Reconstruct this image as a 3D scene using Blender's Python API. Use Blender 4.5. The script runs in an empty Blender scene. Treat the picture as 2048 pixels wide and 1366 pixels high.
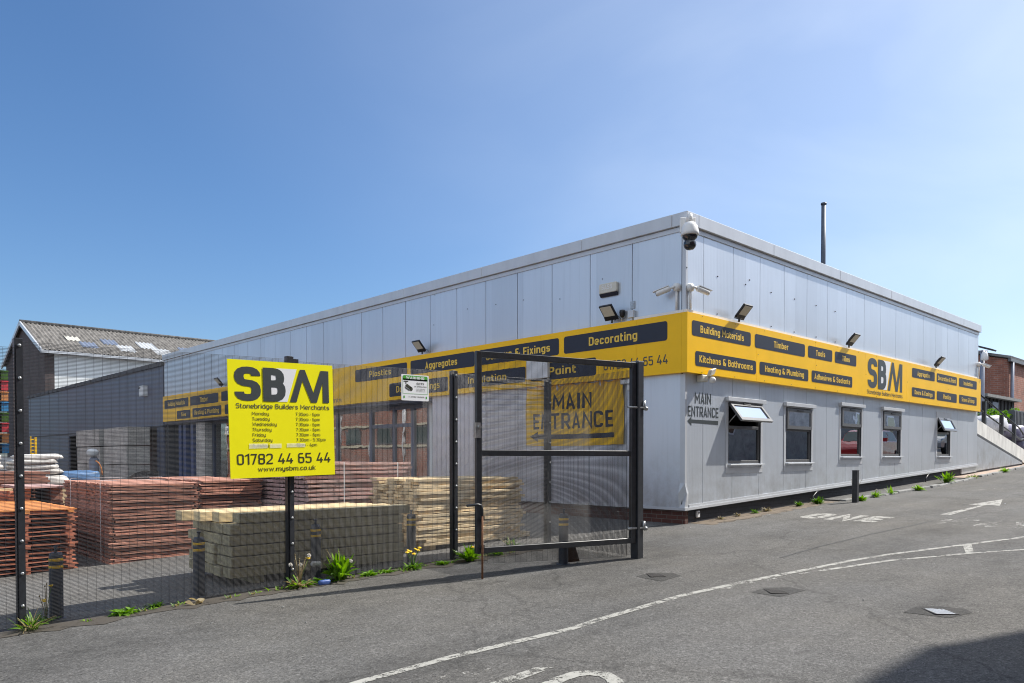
import bpy, bmesh, math, random
from mathutils import Vector, Matrix, noise as mnoise
R = random.Random(7)
SC = bpy.context.scene
COL = SC.collection
S = 0.0385                       # fall of the site along x
def gz(x): return S*max(-45.0, min(40.0, x))

# ------------------------------------------------------------------ camera
FPX, PITCH = 1526.0, 0.021
HD = Vector((0.68702, 0.72664, 0))
RT = Vector((0.72664, -0.68702, 0))
FW = (HD*math.cos(PITCH) + Vector((0, 0, -math.sin(PITCH)))).normalized()
UPV = RT.cross(FW)
CAM = Vector((-11.639, -7.805, 1.202))
CPY = 947.05
cd = bpy.data.cameras.new("camera"); cam = bpy.data.objects.new("camera", cd); COL.objects.link(cam)
m3 = Matrix((RT, UPV, -FW)).transposed()
cam.matrix_world = Matrix.Translation(CAM) @ m3.to_4x4()
cd.sensor_width = 36; cd.lens = FPX/2048*36; cd.shift_y = (CPY-683)/2048
cd.clip_start = 0.05; cd.clip_end = 3000
SC.camera = cam
# surveying helpers: a sight line taken off the photograph, met with a real plane of the site
def sight(px, py): return FW*FPX + RT*(px-1024) + UPV*(CPY-py)
def onY(px, py, y0=0.0): d = sight(px, py); return CAM + d*((y0-CAM.y)/d.y)
def onX(px, py, x0=0.0): d = sight(px, py); return CAM + d*((x0-CAM.x)/d.x)
def onG(px, py, dz=0.0):
    d = sight(px, py); t = (S*CAM.x+dz-CAM.z)/(d.z-S*d.x); return CAM + d*t

# ------------------------------------------------------------------ tagging / object helpers
def tag(o, label=None, cat=None, group=None, kind=None):
    if label: o['label'] = label
    if cat: o['category'] = cat
    if group: o['group'] = group
    if kind: o['kind'] = kind
    return o
def thing(name, label, cat, loc=(0, 0, 0), rz=0.0, group=None):
    o = bpy.data.objects.new(name, None); COL.objects.link(o)
    o.location = loc; o.rotation_euler = (0, 0, rz); o.empty_display_size = .1
    return tag(o, label, cat, group)
def world_of(o):
    m = Matrix.Identity(4)
    while o is not None:
        m = o.matrix_basis @ m; o = o.parent
    return m
def dup(root, loc=None, rz=None, label=None, group=None):
    kids = {}
    for o in list(COL.objects):
        if o.parent is not None: kids.setdefault(o.parent.name, []).append(o)
    def cp(o, par):
        c = o.copy(); COL.objects.link(c); c.parent = par
        for k in kids.get(o.name, []): cp(k, c)
        return c
    r = cp(root, None)
    if loc is not None: r.location = loc
    if rz is not None: r.rotation_euler = (0, 0, rz)
    if label: r['label'] = label
    if group: r['group'] = group
    return r

class MB:
    def __init__(s): s.v = []; s.f = []; s.m = []; s.sm = []
    def add(s, vs, fs, mi=0, smooth=False):
        b = len(s.v); s.v += [tuple(v) for v in vs]
        for f in fs: s.f.append([b+i for i in f]); s.m.append(mi); s.sm.append(smooth)
        return s
    def box(s, x0, x1, y0, y1, z0, z1, mi=0):
        return s.hexa([(x0,y0,z0),(x1,y0,z0),(x1,y1,z0),(x0,y1,z0)], [(x0,y0,z1),(x1,y0,z1),(x1,y1,z1),(x0,y1,z1)], mi)
    def hexa(s, lo, hi, mi=0):
        return s.add(list(lo)+list(hi), [(0,3,2,1),(4,5,6,7),(0,1,5,4),(1,2,6,5),(2,3,7,6),(3,0,4,7)], mi)
    def obox(s, c, ax, ay, az, mi=0):       # centre and three half axes
        c, ax, ay, az = Vector(c), Vector(ax), Vector(ay), Vector(az)
        return s.hexa([c-ax-ay-az, c+ax-ay-az, c+ax+ay-az, c-ax+ay-az], [c-ax-ay+az, c+ax-ay+az, c+ax+ay+az, c-ax+ay+az], mi)
    def slopebox(s, x0, x1, y0, y1, zb, zt, mi=0):   # zb, zt functions of x
        return s.hexa([(x0,y0,zb(x0)),(x1,y0,zb(x1)),(x1,y1,zb(x1)),(x0,y1,zb(x0))], [(x0,y0,zt(x0)),(x1,y0,zt(x1)),(x1,y1,zt(x1)),(x0,y1,zt(x0))], mi)
    def tube(s, pts, r, n=8, mi=0, smooth=True, caps=True):
        pts = [Vector(p) for p in pts]; rs = r if isinstance(r, (list, tuple)) else [r]*len(pts)
        b = len(s.v); ref = None
        for i, p in enumerate(pts):
            t = (pts[min(i+1, len(pts)-1)] - pts[max(i-1, 0)])
            if t.length < 1e-9: t = Vector((0, 0, 1))
            t.normalize()
            if ref is None: ref = Vector((0, 0, 1)) if abs(t.z) < .9 else Vector((1, 0, 0))
            a = t.cross(ref).normalized(); c = a.cross(t).normalized(); ref = c
            for k in range(n):
                w = 2*math.pi*(k+.5)/n
                s.v.append(tuple(p + a*(rs[i]*math.cos(w)) + c*(rs[i]*math.sin(w))))
        for i in range(len(pts)-1):
            for k in range(n):
                s.f.append([b+i*n+k, b+i*n+(k+1) % n, b+(i+1)*n+(k+1) % n, b+(i+1)*n+k]); s.m.append(mi); s.sm.append(smooth)
        if caps:
            s.f.append([b+k for k in range(n)][::-1]); s.m.append(mi); s.sm.append(False)
            s.f.append([b+(len(pts)-1)*n+k for k in range(n)]); s.m.append(mi); s.sm.append(False)
        return s
    def lathe(s, prof, c=(0, 0, 0), n=16, mi=0, smooth=True, axis=None):
        c = Vector(c); b = len(s.v)
        az = Vector(axis).normalized() if axis is not None else Vector((0, 0, 1))
        rf = Vector((1, 0, 0)) if abs(az.x) < .9 else Vector((0, 1, 0))
        ax = rf.cross(az).normalized(); ay = az.cross(ax)
        for r, z in prof:
            for k in range(n):
                w = 2*math.pi*k/n; s.v.append(tuple(c + ax*(r*math.cos(w)) + ay*(r*math.sin(w)) + az*z))
        for i in range(len(prof)-1):
            for k in range(n):
                s.f.append([b+i*n+k, b+i*n+(k+1) % n, b+(i+1)*n+(k+1) % n, b+(i+1)*n+k]); s.m.append(mi); s.sm.append(smooth)
        return s
    def poly(s, o, ax, ay, pts, th=0.0, mi=0):        # flat polygon in plane o+ax*u+ay*v, thickness th along ax x ay
        o, ax, ay = Vector(o), Vector(ax), Vector(ay); nz = ax.cross(ay).normalized()
        f = [o+ax*u+ay*v for u, v in pts]; n = len(f); b = len(s.v)
        s.v += [tuple(p) for p in f]
        if th:
            s.v += [tuple(p+nz*th) for p in f]
            s.f.append([b+n+i for i in range(n)]); s.m.append(mi); s.sm.append(False)
            s.f.append([b+i for i in range(n)][::-1]); s.m.append(mi); s.sm.append(False)
            for i in range(n):
                s.f.append([b+i, b+(i+1) % n, b+n+(i+1) % n, b+n+i]); s.m.append(mi); s.sm.append(False)
        else:
            s.f.append([b+i for i in range(n)]); s.m.append(mi); s.sm.append(False)
        return s
    def build(s, name, mats, parent=None, world=True, bevel=0.0):
        me = bpy.data.meshes.new(name)
        vs = s.v
        if parent is not None and world:
            inv = world_of(parent).inverted(); vs = [tuple(inv @ Vector(v)) for v in vs]
        me.from_pydata(vs, [], s.f)
        mats = mats if isinstance(mats, (list, tuple)) else [mats]
        for m in mats: me.materials.append(m)
        me.polygons.foreach_set('material_index', s.m); me.polygons.foreach_set('use_smooth', s.sm)
        me.update()
        o = bpy.data.objects.new(name, me); COL.objects.link(o)
        if parent is not None: o.parent = parent
        if bevel:
            bm = bmesh.new(); bm.from_mesh(me); bmesh.ops.recalc_face_normals(bm, faces=bm.faces)
            bmesh.ops.bevel(bm, geom=[e for e in bm.edges if len(e.link_faces) == 2 and e.calc_face_angle(0) > .6], offset=bevel, segments=1, affect='EDGES', clamp_overlap=True)
            bm.to_mesh(me); bm.free()
        return o
def rrect(x0, x1, y0, y1, r, n=4):
    p = []
    for cx, cy, a0 in ((x1-r, y0+r, -90), (x1-r, y1-r, 0), (x0+r, y1-r, 90), (x0+r, y0+r, 180)):
        for i in range(n+1):
            a = math.radians(a0+90*i/n); p.append((cx+r*math.cos(a), cy+r*math.sin(a)))
    return p
AXR = (Vector((1, 0, 0)), Vector((0, 0, 1)))       # lettering on walls that face -y
AXL = (Vector((0, -1, 0)), Vector((0, 0, 1)))      # lettering on walls that face -x

# ------------------------------------------------------------------ lettering: a squared, round cornered stroke alphabet
def glyphs(h, r=.15):
    B, T, X, D, L = h, 1-h, .72-h, -.23+h, h
    Mi = .5; xm = .36
    def rr_(*p): return list(p)
    G = {}
    def W(w): return w-h
    def add(c, w, *st): G[c] = (w, st)
    def oc(x0, y0, x1, y1, q=r): return ([(x0, (y0+y1)/2, 0), (x0, y1, q), (x1, y1, q), (x1, y0, q), (x0, y0, q), (x0, (y0+y1)/2, 0)],)
    w = .54; R_ = W(w)
    bowl = [(R_, X, 0), (L, X, r), (L, B, r), (R_, B, 0)]
    bowr = [(L, X, 0), (R_, X, r), (R_, B, r), (L, B, 0)]
    add('a', w, bowl, [(R_, .72, 0), (R_, 0, 0)]); G['\u0251'] = G['a']
    add('b', w, [(L, 1, 0), (L, 0, 0)], bowr); add('d', w, bowl, [(R_, 1, 0), (R_, 0, 0)])
    add('c', .48, [(W(.48), X-.13, 0), (W(.48), X, r), (L, X, r), (L, B, r), (W(.48), B, r), (W(.48), B+.13, 0)])
    add('e', .52, [(W(.52), B, 0), (L, B, r), (L, X, r), (W(.52), X, r), (W(.52), xm-.02, 0), (L, xm-.02, 0)])
    add('f', .36, [(.36, T, 0), (.11, T, r), (.11, 0, 0)], [(0, X, 0), (.34, X, 0)])
    add('g', w, bowl, [(R_, .72, 0), (R_, D, r), (L+.03, D, 0)]); add('p', w, [(L, .72, 0), (L, -.23, 0)], bowr); add('q', w, bowl, [(R_, .72, 0), (R_, -.23, 0)])
    add('h', w, [(L, 1, 0), (L, 0, 0)], [(L, X, 0), (R_, X, r), (R_, 0, 0)]); add('n', w, [(L, .72, 0), (L, 0, 0)], [(L, X, 0), (R_, X, r), (R_, 0, 0)])
    add('i', 2*h, [(L, .72, 0), (L, 0, 0)], [(L, 1.0, 0), (L, .84, 0)]); add('l', 2*h+.04, [(L, 1, 0), (L, 0, 0)]); add('j', .25, [(.25-h, .72, 0), (.25-h, D, r), (0, D, 0)], [(.25-h, 1, 0), (.25-h, .84, 0)])
    add('k', .50, [(L, 1, 0), (L, 0, 0)], [(.46, .72, 0), (L+.05, xm, 0), (.47, 0, 0)])
    add('m', .84, [(L, .72, 0), (L, 0, 0)], [(L, X, 0), (.42, X, r), (.42, 0, 0)], [(.42, X, 0), (.84-h, X, r), (.84-h, 0, 0)])
    add('o', w, *oc(L, B, R_, X)); add('r', .37, [(L, .72, 0), (L, 0, 0)], [(L, X, 0), (.37, X, 0)])
    add('s', .48, [(W(.48), X-.10, 0), (W(.48), X, .10), (L, X, .10), (L, xm, .10), (W(.48), xm, .10), (W(.48), B, .10), (L, B, .10), (L, B+.10, 0)])
    add('t', .36, [(.11, .92, 0), (.11, B, r), (.36, B, 0)], [(0, X, 0), (.34, X, 0)]); add('u', w, [(L, .72, 0), (L, B, r), (R_, B, 0)], [(R_, .72, 0), (R_, 0, 0)])
    k = h*.95
    add('v', .50, [(k, .72, 0), (.25, h*.8, 0), (.50-k, .72, 0)]); add('w', .78, [(k, .72, 0), (.21, h, 0), (.39, .62, 0), (.57, h, 0), (.78-k, .72, 0)]); add('x', .5, [(k, .72, 0), (.5-k, 0, 0)], [(.5-k, .72, 0), (k, 0, 0)])
    add('y', w, [(L, .72, 0), (L, B, r), (R_, B, 0)], [(R_, .72, 0), (R_, D, r), (L+.03, D, 0)]); add('z', .46, [(0, X, 0), (.46-h, X, 0), (h, B, 0), (.46, B, 0)])
    w = .60; R_ = W(w)
    add('A', .62, [(k, 0, 0), (.31, 1-h*.8, 0), (.62-k, 0, 0)], [(.14, .27, 0), (.48, .27, 0)])
    add('B', w, [(0, B, 0), (R_-.02, B, r), (R_-.02, .53, r*.8), (L, .53, 0)], [(L, .53, 0), (R_-.05, .53, r*.8), (R_-.05, T, r), (0, T, 0)], [(L, T, 0), (L, B, 0)])
    add('C', .56, [(W(.56), T-.18, 0), (W(.56), T, r), (L, T, r), (L, B, r), (W(.56), B, r), (W(.56), B+.18, 0)]); add('G', .58, [(W(.58), T-.16, 0), (W(.58), T, r), (L, T, r), (L, B, r), (W(.58), B, r), (W(.58), .48, 0), (.30, .48, 0)])
    add('D', w, [(0, B, 0), (R_, B, r*1.2), (R_, T, r*1.2), (0, T, 0)], [(L, T, 0), (L, B, 0)]); add('E', .50, [(.50, T, 0), (L, T, 0), (L, B, 0), (.50, B, 0)], [(L, .5, 0), (.45, .5, 0)]); add('F', .48, [(.48, T, 0), (L, T, 0), (L, 0, 0)], [(L, .48, 0), (.44, .48, 0)])
    add('H', w, [(L, 1, 0), (L, 0, 0)], [(R_, 1, 0), (R_, 0, 0)], [(L, .5, 0), (R_, .5, 0)]); add('I', 2*h, [(L, 1, 0), (L, 0, 0)]); add('J', .46, [(.46-h, 1, 0), (.46-h, B, r), (0, B, 0)]); add('L', .48, [(L, 1, 0), (L, B, 0), (.48, B, 0)])
    add('K', .58, [(L, 1, 0), (L, 0, 0)], [(.53, 1, 0), (L+.06, .5, 0), (.55, 0, 0)])
    add('M', .78, [(L, 0, 0), (L, 1-h, 0), (.39, .34, 0), (.78-h, 1-h, 0), (.78-h, 0, 0)]); add('N', .64, [(L, 0, 0), (L, 1-h, 0), (.64-h, h, 0), (.64-h, 1, 0)])
    add('O', w, *oc(L, B, R_, T, r*1.1)); add('P', .56, [(L, 1, 0), (L, 0, 0)], [(L, T, 0), (W(.56), T, r), (W(.56), .42, r), (L, .42, 0)]); add('R', .58, [(L, 1, 0), (L, 0, 0)], [(L, T, 0), (W(.57), T, r), (W(.57), .44, r), (L, .44, 0)], [(.28, .44, 0), (.53, 0, 0)])
    add('S', .56, [(W(.56), T-.16, 0), (W(.56), T, r), (L, T, r), (L, .52, r), (W(.56), .52, r), (W(.56), B, r), (L, B, r), (L, B+.16, 0)])
    add('T', .54, [(0, T, 0), (.54, T, 0)], [(.27, T, 0), (.27, 0, 0)]); add('U', w, [(L, 1, 0), (L, B, r), (R_, B, r), (R_, 1, 0)]); add('V', .6, [(k, 1, 0), (.3, h*.8, 0), (.6-k, 1, 0)])
    add('W', .92, [(k, 1, 0), (.25, h, 0), (.46, .85, 0), (.67, h, 0), (.92-k, 1, 0)]); add('Y', .58, [(k, 1, 0), (.29, .45, 0), (.58-k, 1, 0)], [(.29, .47, 0), (.29, 0, 0)])
    w = .56; R_ = W(w)
    add('0', w, *oc(L, B, R_, T)); add('1', .34, [(0, .80, 0), (.34-h, 1-h*.6, 0), (.34-h, 0, 0)]); add('2', w, [(L, T-.16, 0), (L, T, r), (R_, T, r), (R_, .52, .1), (L, B+.06, .02), (L, B, 0), (w, B, 0)])
    add('3', w, [(L, T, 0), (R_, T, r), (R_, .52, r), (.2, .52, 0)], [(.25, .52, 0), (R_, .52, r), (R_, B, r), (L, B, 0)]); add('4', .60, [(.34, 1, 0), (L, .26, 0), (.60, .26, 0)], [(.43, .52, 0), (.43, 0, 0)])
    add('5', w, [(R_, T, 0), (L, T, 0), (L, .57, 0), (R_, .57, r), (R_, B, r), (L, B, r), (L, B+.14, 0)]); add('6', w, [(R_-.04, T, 0), (L, T, r), (L, B, r), (R_, B, r), (R_, .56, r), (L, .56, 0)]); add('7', .52, [(0, T, 0), (.52-h, T, 0), (.18, 0, 0)])
    add('8', w, *oc(L, .52, R_, T, .13), *oc(L, B, R_, .52, .13))
    add('&', .66, [(.66-h*.5, .42, 0), (.66-h*1.6, B, r), (L, B, r), (L, .50, r), (.40, .54, 0)], [(.46, T-.08, 0), (.46, T, .09), (L+.04, T, .09), (L+.04, .56, .06), (.62, 0, 0)])
    add(':', 2*h, [(L, .10+h, 0), (L, .10-h, 0)], [(L, .55+h, 0), (L, .55-h, 0)]); add('.', 2*h, [(L, 2*h, 0), (L, 0, 0)]); add('-', .30, [(0, .38, 0), (.30, .38, 0)]); add(' ', .24)
    return G
def rounded(pts):
    out = []
    for i, (x, y, q) in enumerate(pts):
        p = Vector((x, y))
        if q <= 0 or i == 0 or i == len(pts)-1: out.append(p); continue
        a = Vector(pts[i-1][:2])-p; b = Vector(pts[i+1][:2])-p
        la = a.length*(.5 if 0 < i-1 and pts[i-1][2] > 0 else 1); lb = b.length*(.5 if i+1 < len(pts)-1 and pts[i+1][2] > 0 else 1)
        d = min(q, la*.999, lb*.999); a = a.normalized()*d; b = b.normalized()*d
        for k in range(5):
            t = k/4; out.append(p+a*(1-t)**2+b*t**2)
    res = [out[0]]
    for p in out[1:]:
        if (p-res[-1]).length > 1e-4: res.append(p)
    return res
def stroke(pts, h):
    n = len(pts); vs = []
    for i, p in enumerate(pts):
        a = (p-pts[i-1]).normalized() if i else (pts[1]-p).normalized(); b = (pts[i+1]-p).normalized() if i < n-1 else a
        na = Vector((-a.y, a.x)); nb = Vector((-b.y, b.x)); m = na+nb
        if m.length < .3: m = na
        m.normalize(); k = h/max(.42, m.dot(na)); vs += [p+m*k, p-m*k]
    return vs, [(2*i, 2*i+1, 2*i+3, 2*i+2) for i in range(n-1)]
_tc = {}
def text_geo(s, bold=0.0, rad=.15):
    """outline of a line of lettering: points (x, y, layer) and faces; cap height 1"""
    key = (s, round(bold, 3), rad)
    if key in _tc: return _tc[key]
    h = .070+bold; G = glyphs(h, rad); x = 0; vs = []; fs = []
    for c in s:
        w, st = G.get(c, G['o'])
        for j, q in enumerate(st):
            v, f = stroke(rounded(q), h); b = len(vs); vs += [(x+p.x, p.y, j) for p in v]; fs += [[b+i for i in t] for t in f]
        x += w+.115
    _tc[key] = (vs, fs); return vs, fs
def put_text(mb, s, o, axes, x0, x1, y0, y1, bold=.012, mi=0, rad=.15):
    """text s fitted into the box x0..x1, y0..y1 (y0 = baseline, y1 = cap height); o, axes = plane"""
    vs, fs = text_geo(s, bold, rad); xa = min(v[0] for v in vs); xb = max(v[0] for v in vs)
    sx = (x1-x0)/(xb-xa); sy = (y1-y0)
    o = Vector(o); ax, ay = axes; nz = ax.cross(ay).normalized()
    mb.add([o + ax*(x0+(v[0]-xa)*sx) + ay*(y0+v[1]*sy) + nz*(v[2]*.0004) for v in vs], fs, mi)
def logo(mb, o, axes, x0, x1, y0, y1, mi_d=0, mi_w=1, lift=.002):
    """S, B, white slash and pointed M in the box"""
    w, h = x1-x0, y1-y0; ax, ay = axes; nz = ax.cross(ay)
    L = lambda t: x0+w*t
    put_text(mb, 'S', o, axes, L(0), L(.262), y0, y1, .030, mi_d, .24)
    mb.poly(Vector(o)+nz*.0, ax, ay, [(L(.43), y0), (L(.535), y0), (L(.645), y1), (L(.43), y1)], 0, mi_w)
    mb.poly(Vector(o)+nz*.0, ax, ay, [(L(.33), y0+h*.1), (L(.43), y0+h*.1), (L(.43), y1-h*.1), (L(.33), y1-h*.1)], 0, mi_w)
    put_text(mb, 'B', Vector(o)+nz*lift, axes, L(.285), L(.52), y0, y1, .034, mi_d, .22)
    Y = lambda t: y0+h*t
    t = .085
    mb.poly(Vector(o)+nz*.001, ax, ay, [(L(.565), Y(0)), (L(.635), Y(0)), (L(.705), Y(.66)), (L(.795), Y(0)), (L(.86), Y(0)), (L(.93), Y(.62)), (L(.93), Y(0)), (L(1), Y(0)), (L(1), Y(1)), (L(.91), Y(1)), (L(.825), Y(.3)), (L(.735), Y(1)), (L(.68), Y(1))], 0, mi_d)

# ------------------------------------------------------------------ materials
def newmat(name):
    m = bpy.data.materials.new(name); m.use_nodes = True
    nt = m.node_tree; b = nt.nodes['Principled BSDF']; return m, nt, b
def N(nt, t, **kw):
    n = nt.nodes.new(t)
    for k, v in kw.items():
        if k in n.inputs: n.inputs[k].default_value = v
        else: setattr(n, k, v)
    return n
def ramp(nt, fac, stops):
    r = nt.nodes.new('ShaderNodeValToRGB'); e = r.color_ramp.elements
    while len(e) > 1: e.remove(e[-1])
    e[0].position = stops[0][0]; e[0].color = (*stops[0][1], 1)
    for p, c in stops[1:]:
        x = e.new(p); x.color = (*c, 1)
    nt.links.new(fac, r.inputs[0]); return r
def g3(v): return (v, v, v)
def sc3(c, k): return tuple(min(1, max(0, x*k)) for x in c)
def basic(name, col, rough=.5, metal=0.0, var=.12, scale=6.0, bump=0.0, bscale=60.0, stretch=(1, 1, 1), rnd=0.0, spec=None, coat=0.0, detail=4.0, hue=None):
    m, nt, b = newmat(name); L = nt.links
    tc = N(nt, 'ShaderNodeTexCoord'); mp = N(nt, 'ShaderNodeMapping'); mp.inputs['Scale'].default_value = stretch
    L.new(tc.outputs['Object'], mp.inputs['Vector'])
    vec = mp.outputs['Vector']
    if rnd:
        oi = N(nt, 'ShaderNodeObjectInfo'); ad = N(nt, 'ShaderNodeVectorMath', operation='ADD'); sc = N(nt, 'ShaderNodeVectorMath', operation='SCALE'); sc.inputs['Scale'].default_value = 1.0
        cx = N(nt, 'ShaderNodeCombineXYZ'); mu = N(nt, 'ShaderNodeMath', operation='MULTIPLY'); mu.inputs[1].default_value = 37.0
        L.new(oi.outputs['Random'], mu.inputs[0]); L.new(mu.outputs[0], cx.inputs[0]); L.new(mu.outputs[0], cx.inputs[1]); L.new(mu.outputs[0], cx.inputs[2])
        L.new(vec, ad.inputs[0]); L.new(cx.outputs[0], ad.inputs[1]); vec = ad.outputs[0]
    no = N(nt, 'ShaderNodeTexNoise', Scale=scale, Detail=detail, Roughness=.62); L.new(vec, no.inputs['Vector'])
    c2 = hue or sc3(col, 1-var)
    rp = ramp(nt, no.outputs['Fac'], [(.32, c2), (.68, sc3(col, 1+var))])
    out = rp.outputs['Color']
    if rnd:
        hs = N(nt, 'ShaderNodeHueSaturation'); mr = N(nt, 'ShaderNodeMapRange'); mr.inputs['To Min'].default_value = 1-rnd; mr.inputs['To Max'].default_value = 1+rnd
        L.new(oi.outputs['Random'], mr.inputs['Value']); L.new(mr.outputs[0], hs.inputs['Value']); L.new(out, hs.inputs['Color']); out = hs.outputs['Color']
    L.new(out, b.inputs['Base Color'])
    b.inputs['Roughness'].default_value = rough; b.inputs['Metallic'].default_value = metal
    if spec is not None: b.inputs['Specular IOR Level'].default_value = spec
    if coat: b.inputs['Coat Weight'].default_value = coat; b.inputs['Coat Roughness'].default_value = .08
    if bump:
        n2 = N(nt, 'ShaderNodeTexNoise', Scale=bscale, Detail=3.0); L.new(vec, n2.inputs['Vector'])
        bp = N(nt, 'ShaderNodeBump', Strength=bump, Distance=.01); L.new(n2.outputs['Fac'], bp.inputs['Height']); L.new(bp.outputs[0], b.inputs['Normal'])
    return m
def uv_wall(nt):
    """(x+y, z, 0) from object coordinates: a running coordinate along axis-aligned walls"""
    tc = N(nt, 'ShaderNodeTexCoord'); sp = N(nt, 'ShaderNodeSeparateXYZ'); nt.links.new(tc.outputs['Object'], sp.inputs[0])
    ad = N(nt, 'ShaderNodeMath', operation='ADD'); nt.links.new(sp.outputs[0], ad.inputs[0]); nt.links.new(sp.outputs[1], ad.inputs[1])
    cb = N(nt, 'ShaderNodeCombineXYZ'); nt.links.new(ad.outputs[0], cb.inputs[0]); nt.links.new(sp.outputs[2], cb.inputs[1])
    return tc, sp, ad, cb
def cladding(name, col, rough=.42, metal=0.0, rib=.035, ribs=.25, streak=.1, grime=.0):
    m, nt, b = newmat(name); L = nt.links
    tc, sp, ad, cb = uv_wall(nt)
    mp = N(nt, 'ShaderNodeMapping'); mp.inputs['Scale'].default_value = (3.0, .25, 1); L.new(cb.outputs[0], mp.inputs['Vector'])
    n1 = N(nt, 'ShaderNodeTexNoise', Scale=2.2, Detail=5.0, Roughness=.65); L.new(mp.outputs[0], n1.inputs['Vector'])
    n2 = N(nt, 'ShaderNodeTexNoise', Scale=.55, Detail=3.0); L.new(tc.outputs['Object'], n2.inputs['Vector'])
    mx = N(nt, 'ShaderNodeMath', operation='ADD'); L.new(n1.outputs['Fac'], mx.inputs[0]); L.new(n2.outputs['Fac'], mx.inputs[1])
    hf = N(nt, 'ShaderNodeMath', operation='MULTIPLY'); hf.inputs[1].default_value = .5; L.new(mx.outputs[0], hf.inputs[0])
    rp = ramp(nt, hf.outputs[0], [(.3, sc3(col, 1-streak)), (.7, sc3(col, 1+streak))])
    # panel to panel tone
    fl = N(nt, 'ShaderNodeMath', operation='DIVIDE'); fl.inputs[1].default_value = 1.036; L.new(ad.outputs[0], fl.inputs[0])
    fr = N(nt, 'ShaderNodeMath', operation='FLOOR'); L.new(fl.outputs[0], fr.inputs[0])
    wn = N(nt, 'ShaderNodeTexWhiteNoise', noise_dimensions='1D'); L.new(fr.outputs[0], wn.inputs['W'])
    mr = N(nt, 'ShaderNodeMapRange'); mr.inputs['To Min'].default_value = .95; mr.inputs['To Max'].default_value = 1.05; L.new(wn.outputs['Value'], mr.inputs['Value'])
    hs = N(nt, 'ShaderNodeHueSaturation'); L.new(mr.outputs[0], hs.inputs['Value']); L.new(rp.outputs['Color'], hs.inputs['Color'])
    # drips and grime: dark narrow vertical streaks
    mp2 = N(nt, 'ShaderNodeMapping'); mp2.inputs['Scale'].default_value = (14.0, .5, 1); L.new(cb.outputs[0], mp2.inputs['Vector'])
    n3 = N(nt, 'ShaderNodeTexNoise', Scale=1.0, Detail=4.0); L.new(mp2.outputs[0], n3.inputs['Vector'])
    r3 = ramp(nt, n3.outputs['Fac'], [(.55, g3(1)), (.78, g3(.90-grime))])
    mu = N(nt, 'ShaderNodeMix', data_type='RGBA', blend_type='MULTIPLY'); mu.inputs['Factor'].default_value = 1
    L.new(hs.outputs['Color'], mu.inputs['A']); L.new(r3.outputs['Color'], mu.inputs['B'])
    zs_ = N(nt, 'ShaderNodeMapRange'); zs_.inputs['From Min'].default_value = .25; zs_.inputs['From Max'].default_value = 1.5; zs_.inputs['To Min'].default_value = .62; zs_.inputs['To Max'].default_value = .0; L.new(sp.outputs[2], zs_.inputs['Value'])
    nd_ = N(nt, 'ShaderNodeTexNoise', Scale=2.6, Detail=8.0, Roughness=.72); L.new(tc.outputs['Object'], nd_.inputs['Vector'])
    rd_ = ramp(nt, nd_.outputs['Fac'], [(.40, g3(0)), (.72, g3(1))]); md_ = N(nt, 'ShaderNodeMath', operation='MULTIPLY'); L.new(zs_.outputs[0], md_.inputs[0]); L.new(rd_.outputs['Color'], md_.inputs[1])
    mxd = N(nt, 'ShaderNodeMix', data_type='RGBA'); mxd.inputs['B'].default_value = (.26, .24, .21, 1); L.new(md_.outputs[0], mxd.inputs['Factor']); L.new(mu.outputs['Result'], mxd.inputs['A'])
    L.new(mxd.outputs['Result'], b.inputs['Base Color'])
    b.inputs['Roughness'].default_value = rough; b.inputs['Metallic'].default_value = metal
    wv = N(nt, 'ShaderNodeMath', operation='SINE'); k = N(nt, 'ShaderNodeMath', operation='MULTIPLY'); k.inputs[1].default_value = 2*math.pi/rib
    L.new(ad.outputs[0], k.inputs[0]); L.new(k.outputs[0], wv.inputs[0])
    n4 = N(nt, 'ShaderNodeTexNoise', Scale=1.3, Detail=1.0); L.new(tc.outputs['Object'], n4.inputs['Vector'])
    bp = N(nt, 'ShaderNodeBump', Strength=ribs, Distance=.004); L.new(wv.outputs[0], bp.inputs['Height'])
    bp2 = N(nt, 'ShaderNodeBump', Strength=.12, Distance=.04); L.new(n4.outputs['Fac'], bp2.inputs['Height']); L.new(bp.outputs[0], bp2.inputs['Normal'])
    L.new(bp2.outputs[0], b.inputs['Normal']); return m
def brick(name, c1, c2, mortar, rough=.85, bump=.5, sx=1.0):
    m, nt, b = newmat(name); L = nt.links
    tc, sp, ad, cb = uv_wall(nt)
    br = N(nt, 'ShaderNodeTexBrick'); br.inputs['Scale'].default_value = 1.0
    br.inputs['Brick Width'].default_value = .225*sx; br.inputs['Row Height'].default_value = .075*sx; br.inputs['Mortar Size'].default_value = .006*sx; br.inputs['Bias'].default_value = -.1
    br.inputs['Color1'].default_value = (*c1, 1); br.inputs['Color2'].default_value = (*c2, 1); br.inputs['Mortar'].default_value = (*mortar, 1)
    L.new(cb.outputs[0], br.inputs['Vector'])
    n1 = N(nt, 'ShaderNodeTexNoise', Scale=1.2, Detail=6.0, Roughness=.7); L.new(tc.outputs['Object'], n1.inputs['Vector'])
    rp = ramp(nt, n1.outputs['Fac'], [(.3, g3(.62)), (.7, g3(1.25))])
    mu = N(nt, 'ShaderNodeMix', data_type='RGBA', blend_type='MULTIPLY'); mu.inputs['Factor'].default_value = 1
    L.new(br.outputs['Color'], mu.inputs['A']); L.new(rp.outputs['Color'], mu.inputs['B']); L.new(mu.outputs['Result'], b.inputs['Base Color'])
    b.inputs['Roughness'].default_value = rough
    bp = N(nt, 'ShaderNodeBump', Strength=bump, Distance=.008, invert=True); L.new(br.outputs['Fac'], bp.inputs['Height']); L.new(bp.outputs[0], b.inputs['Normal'])
    return m
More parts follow.
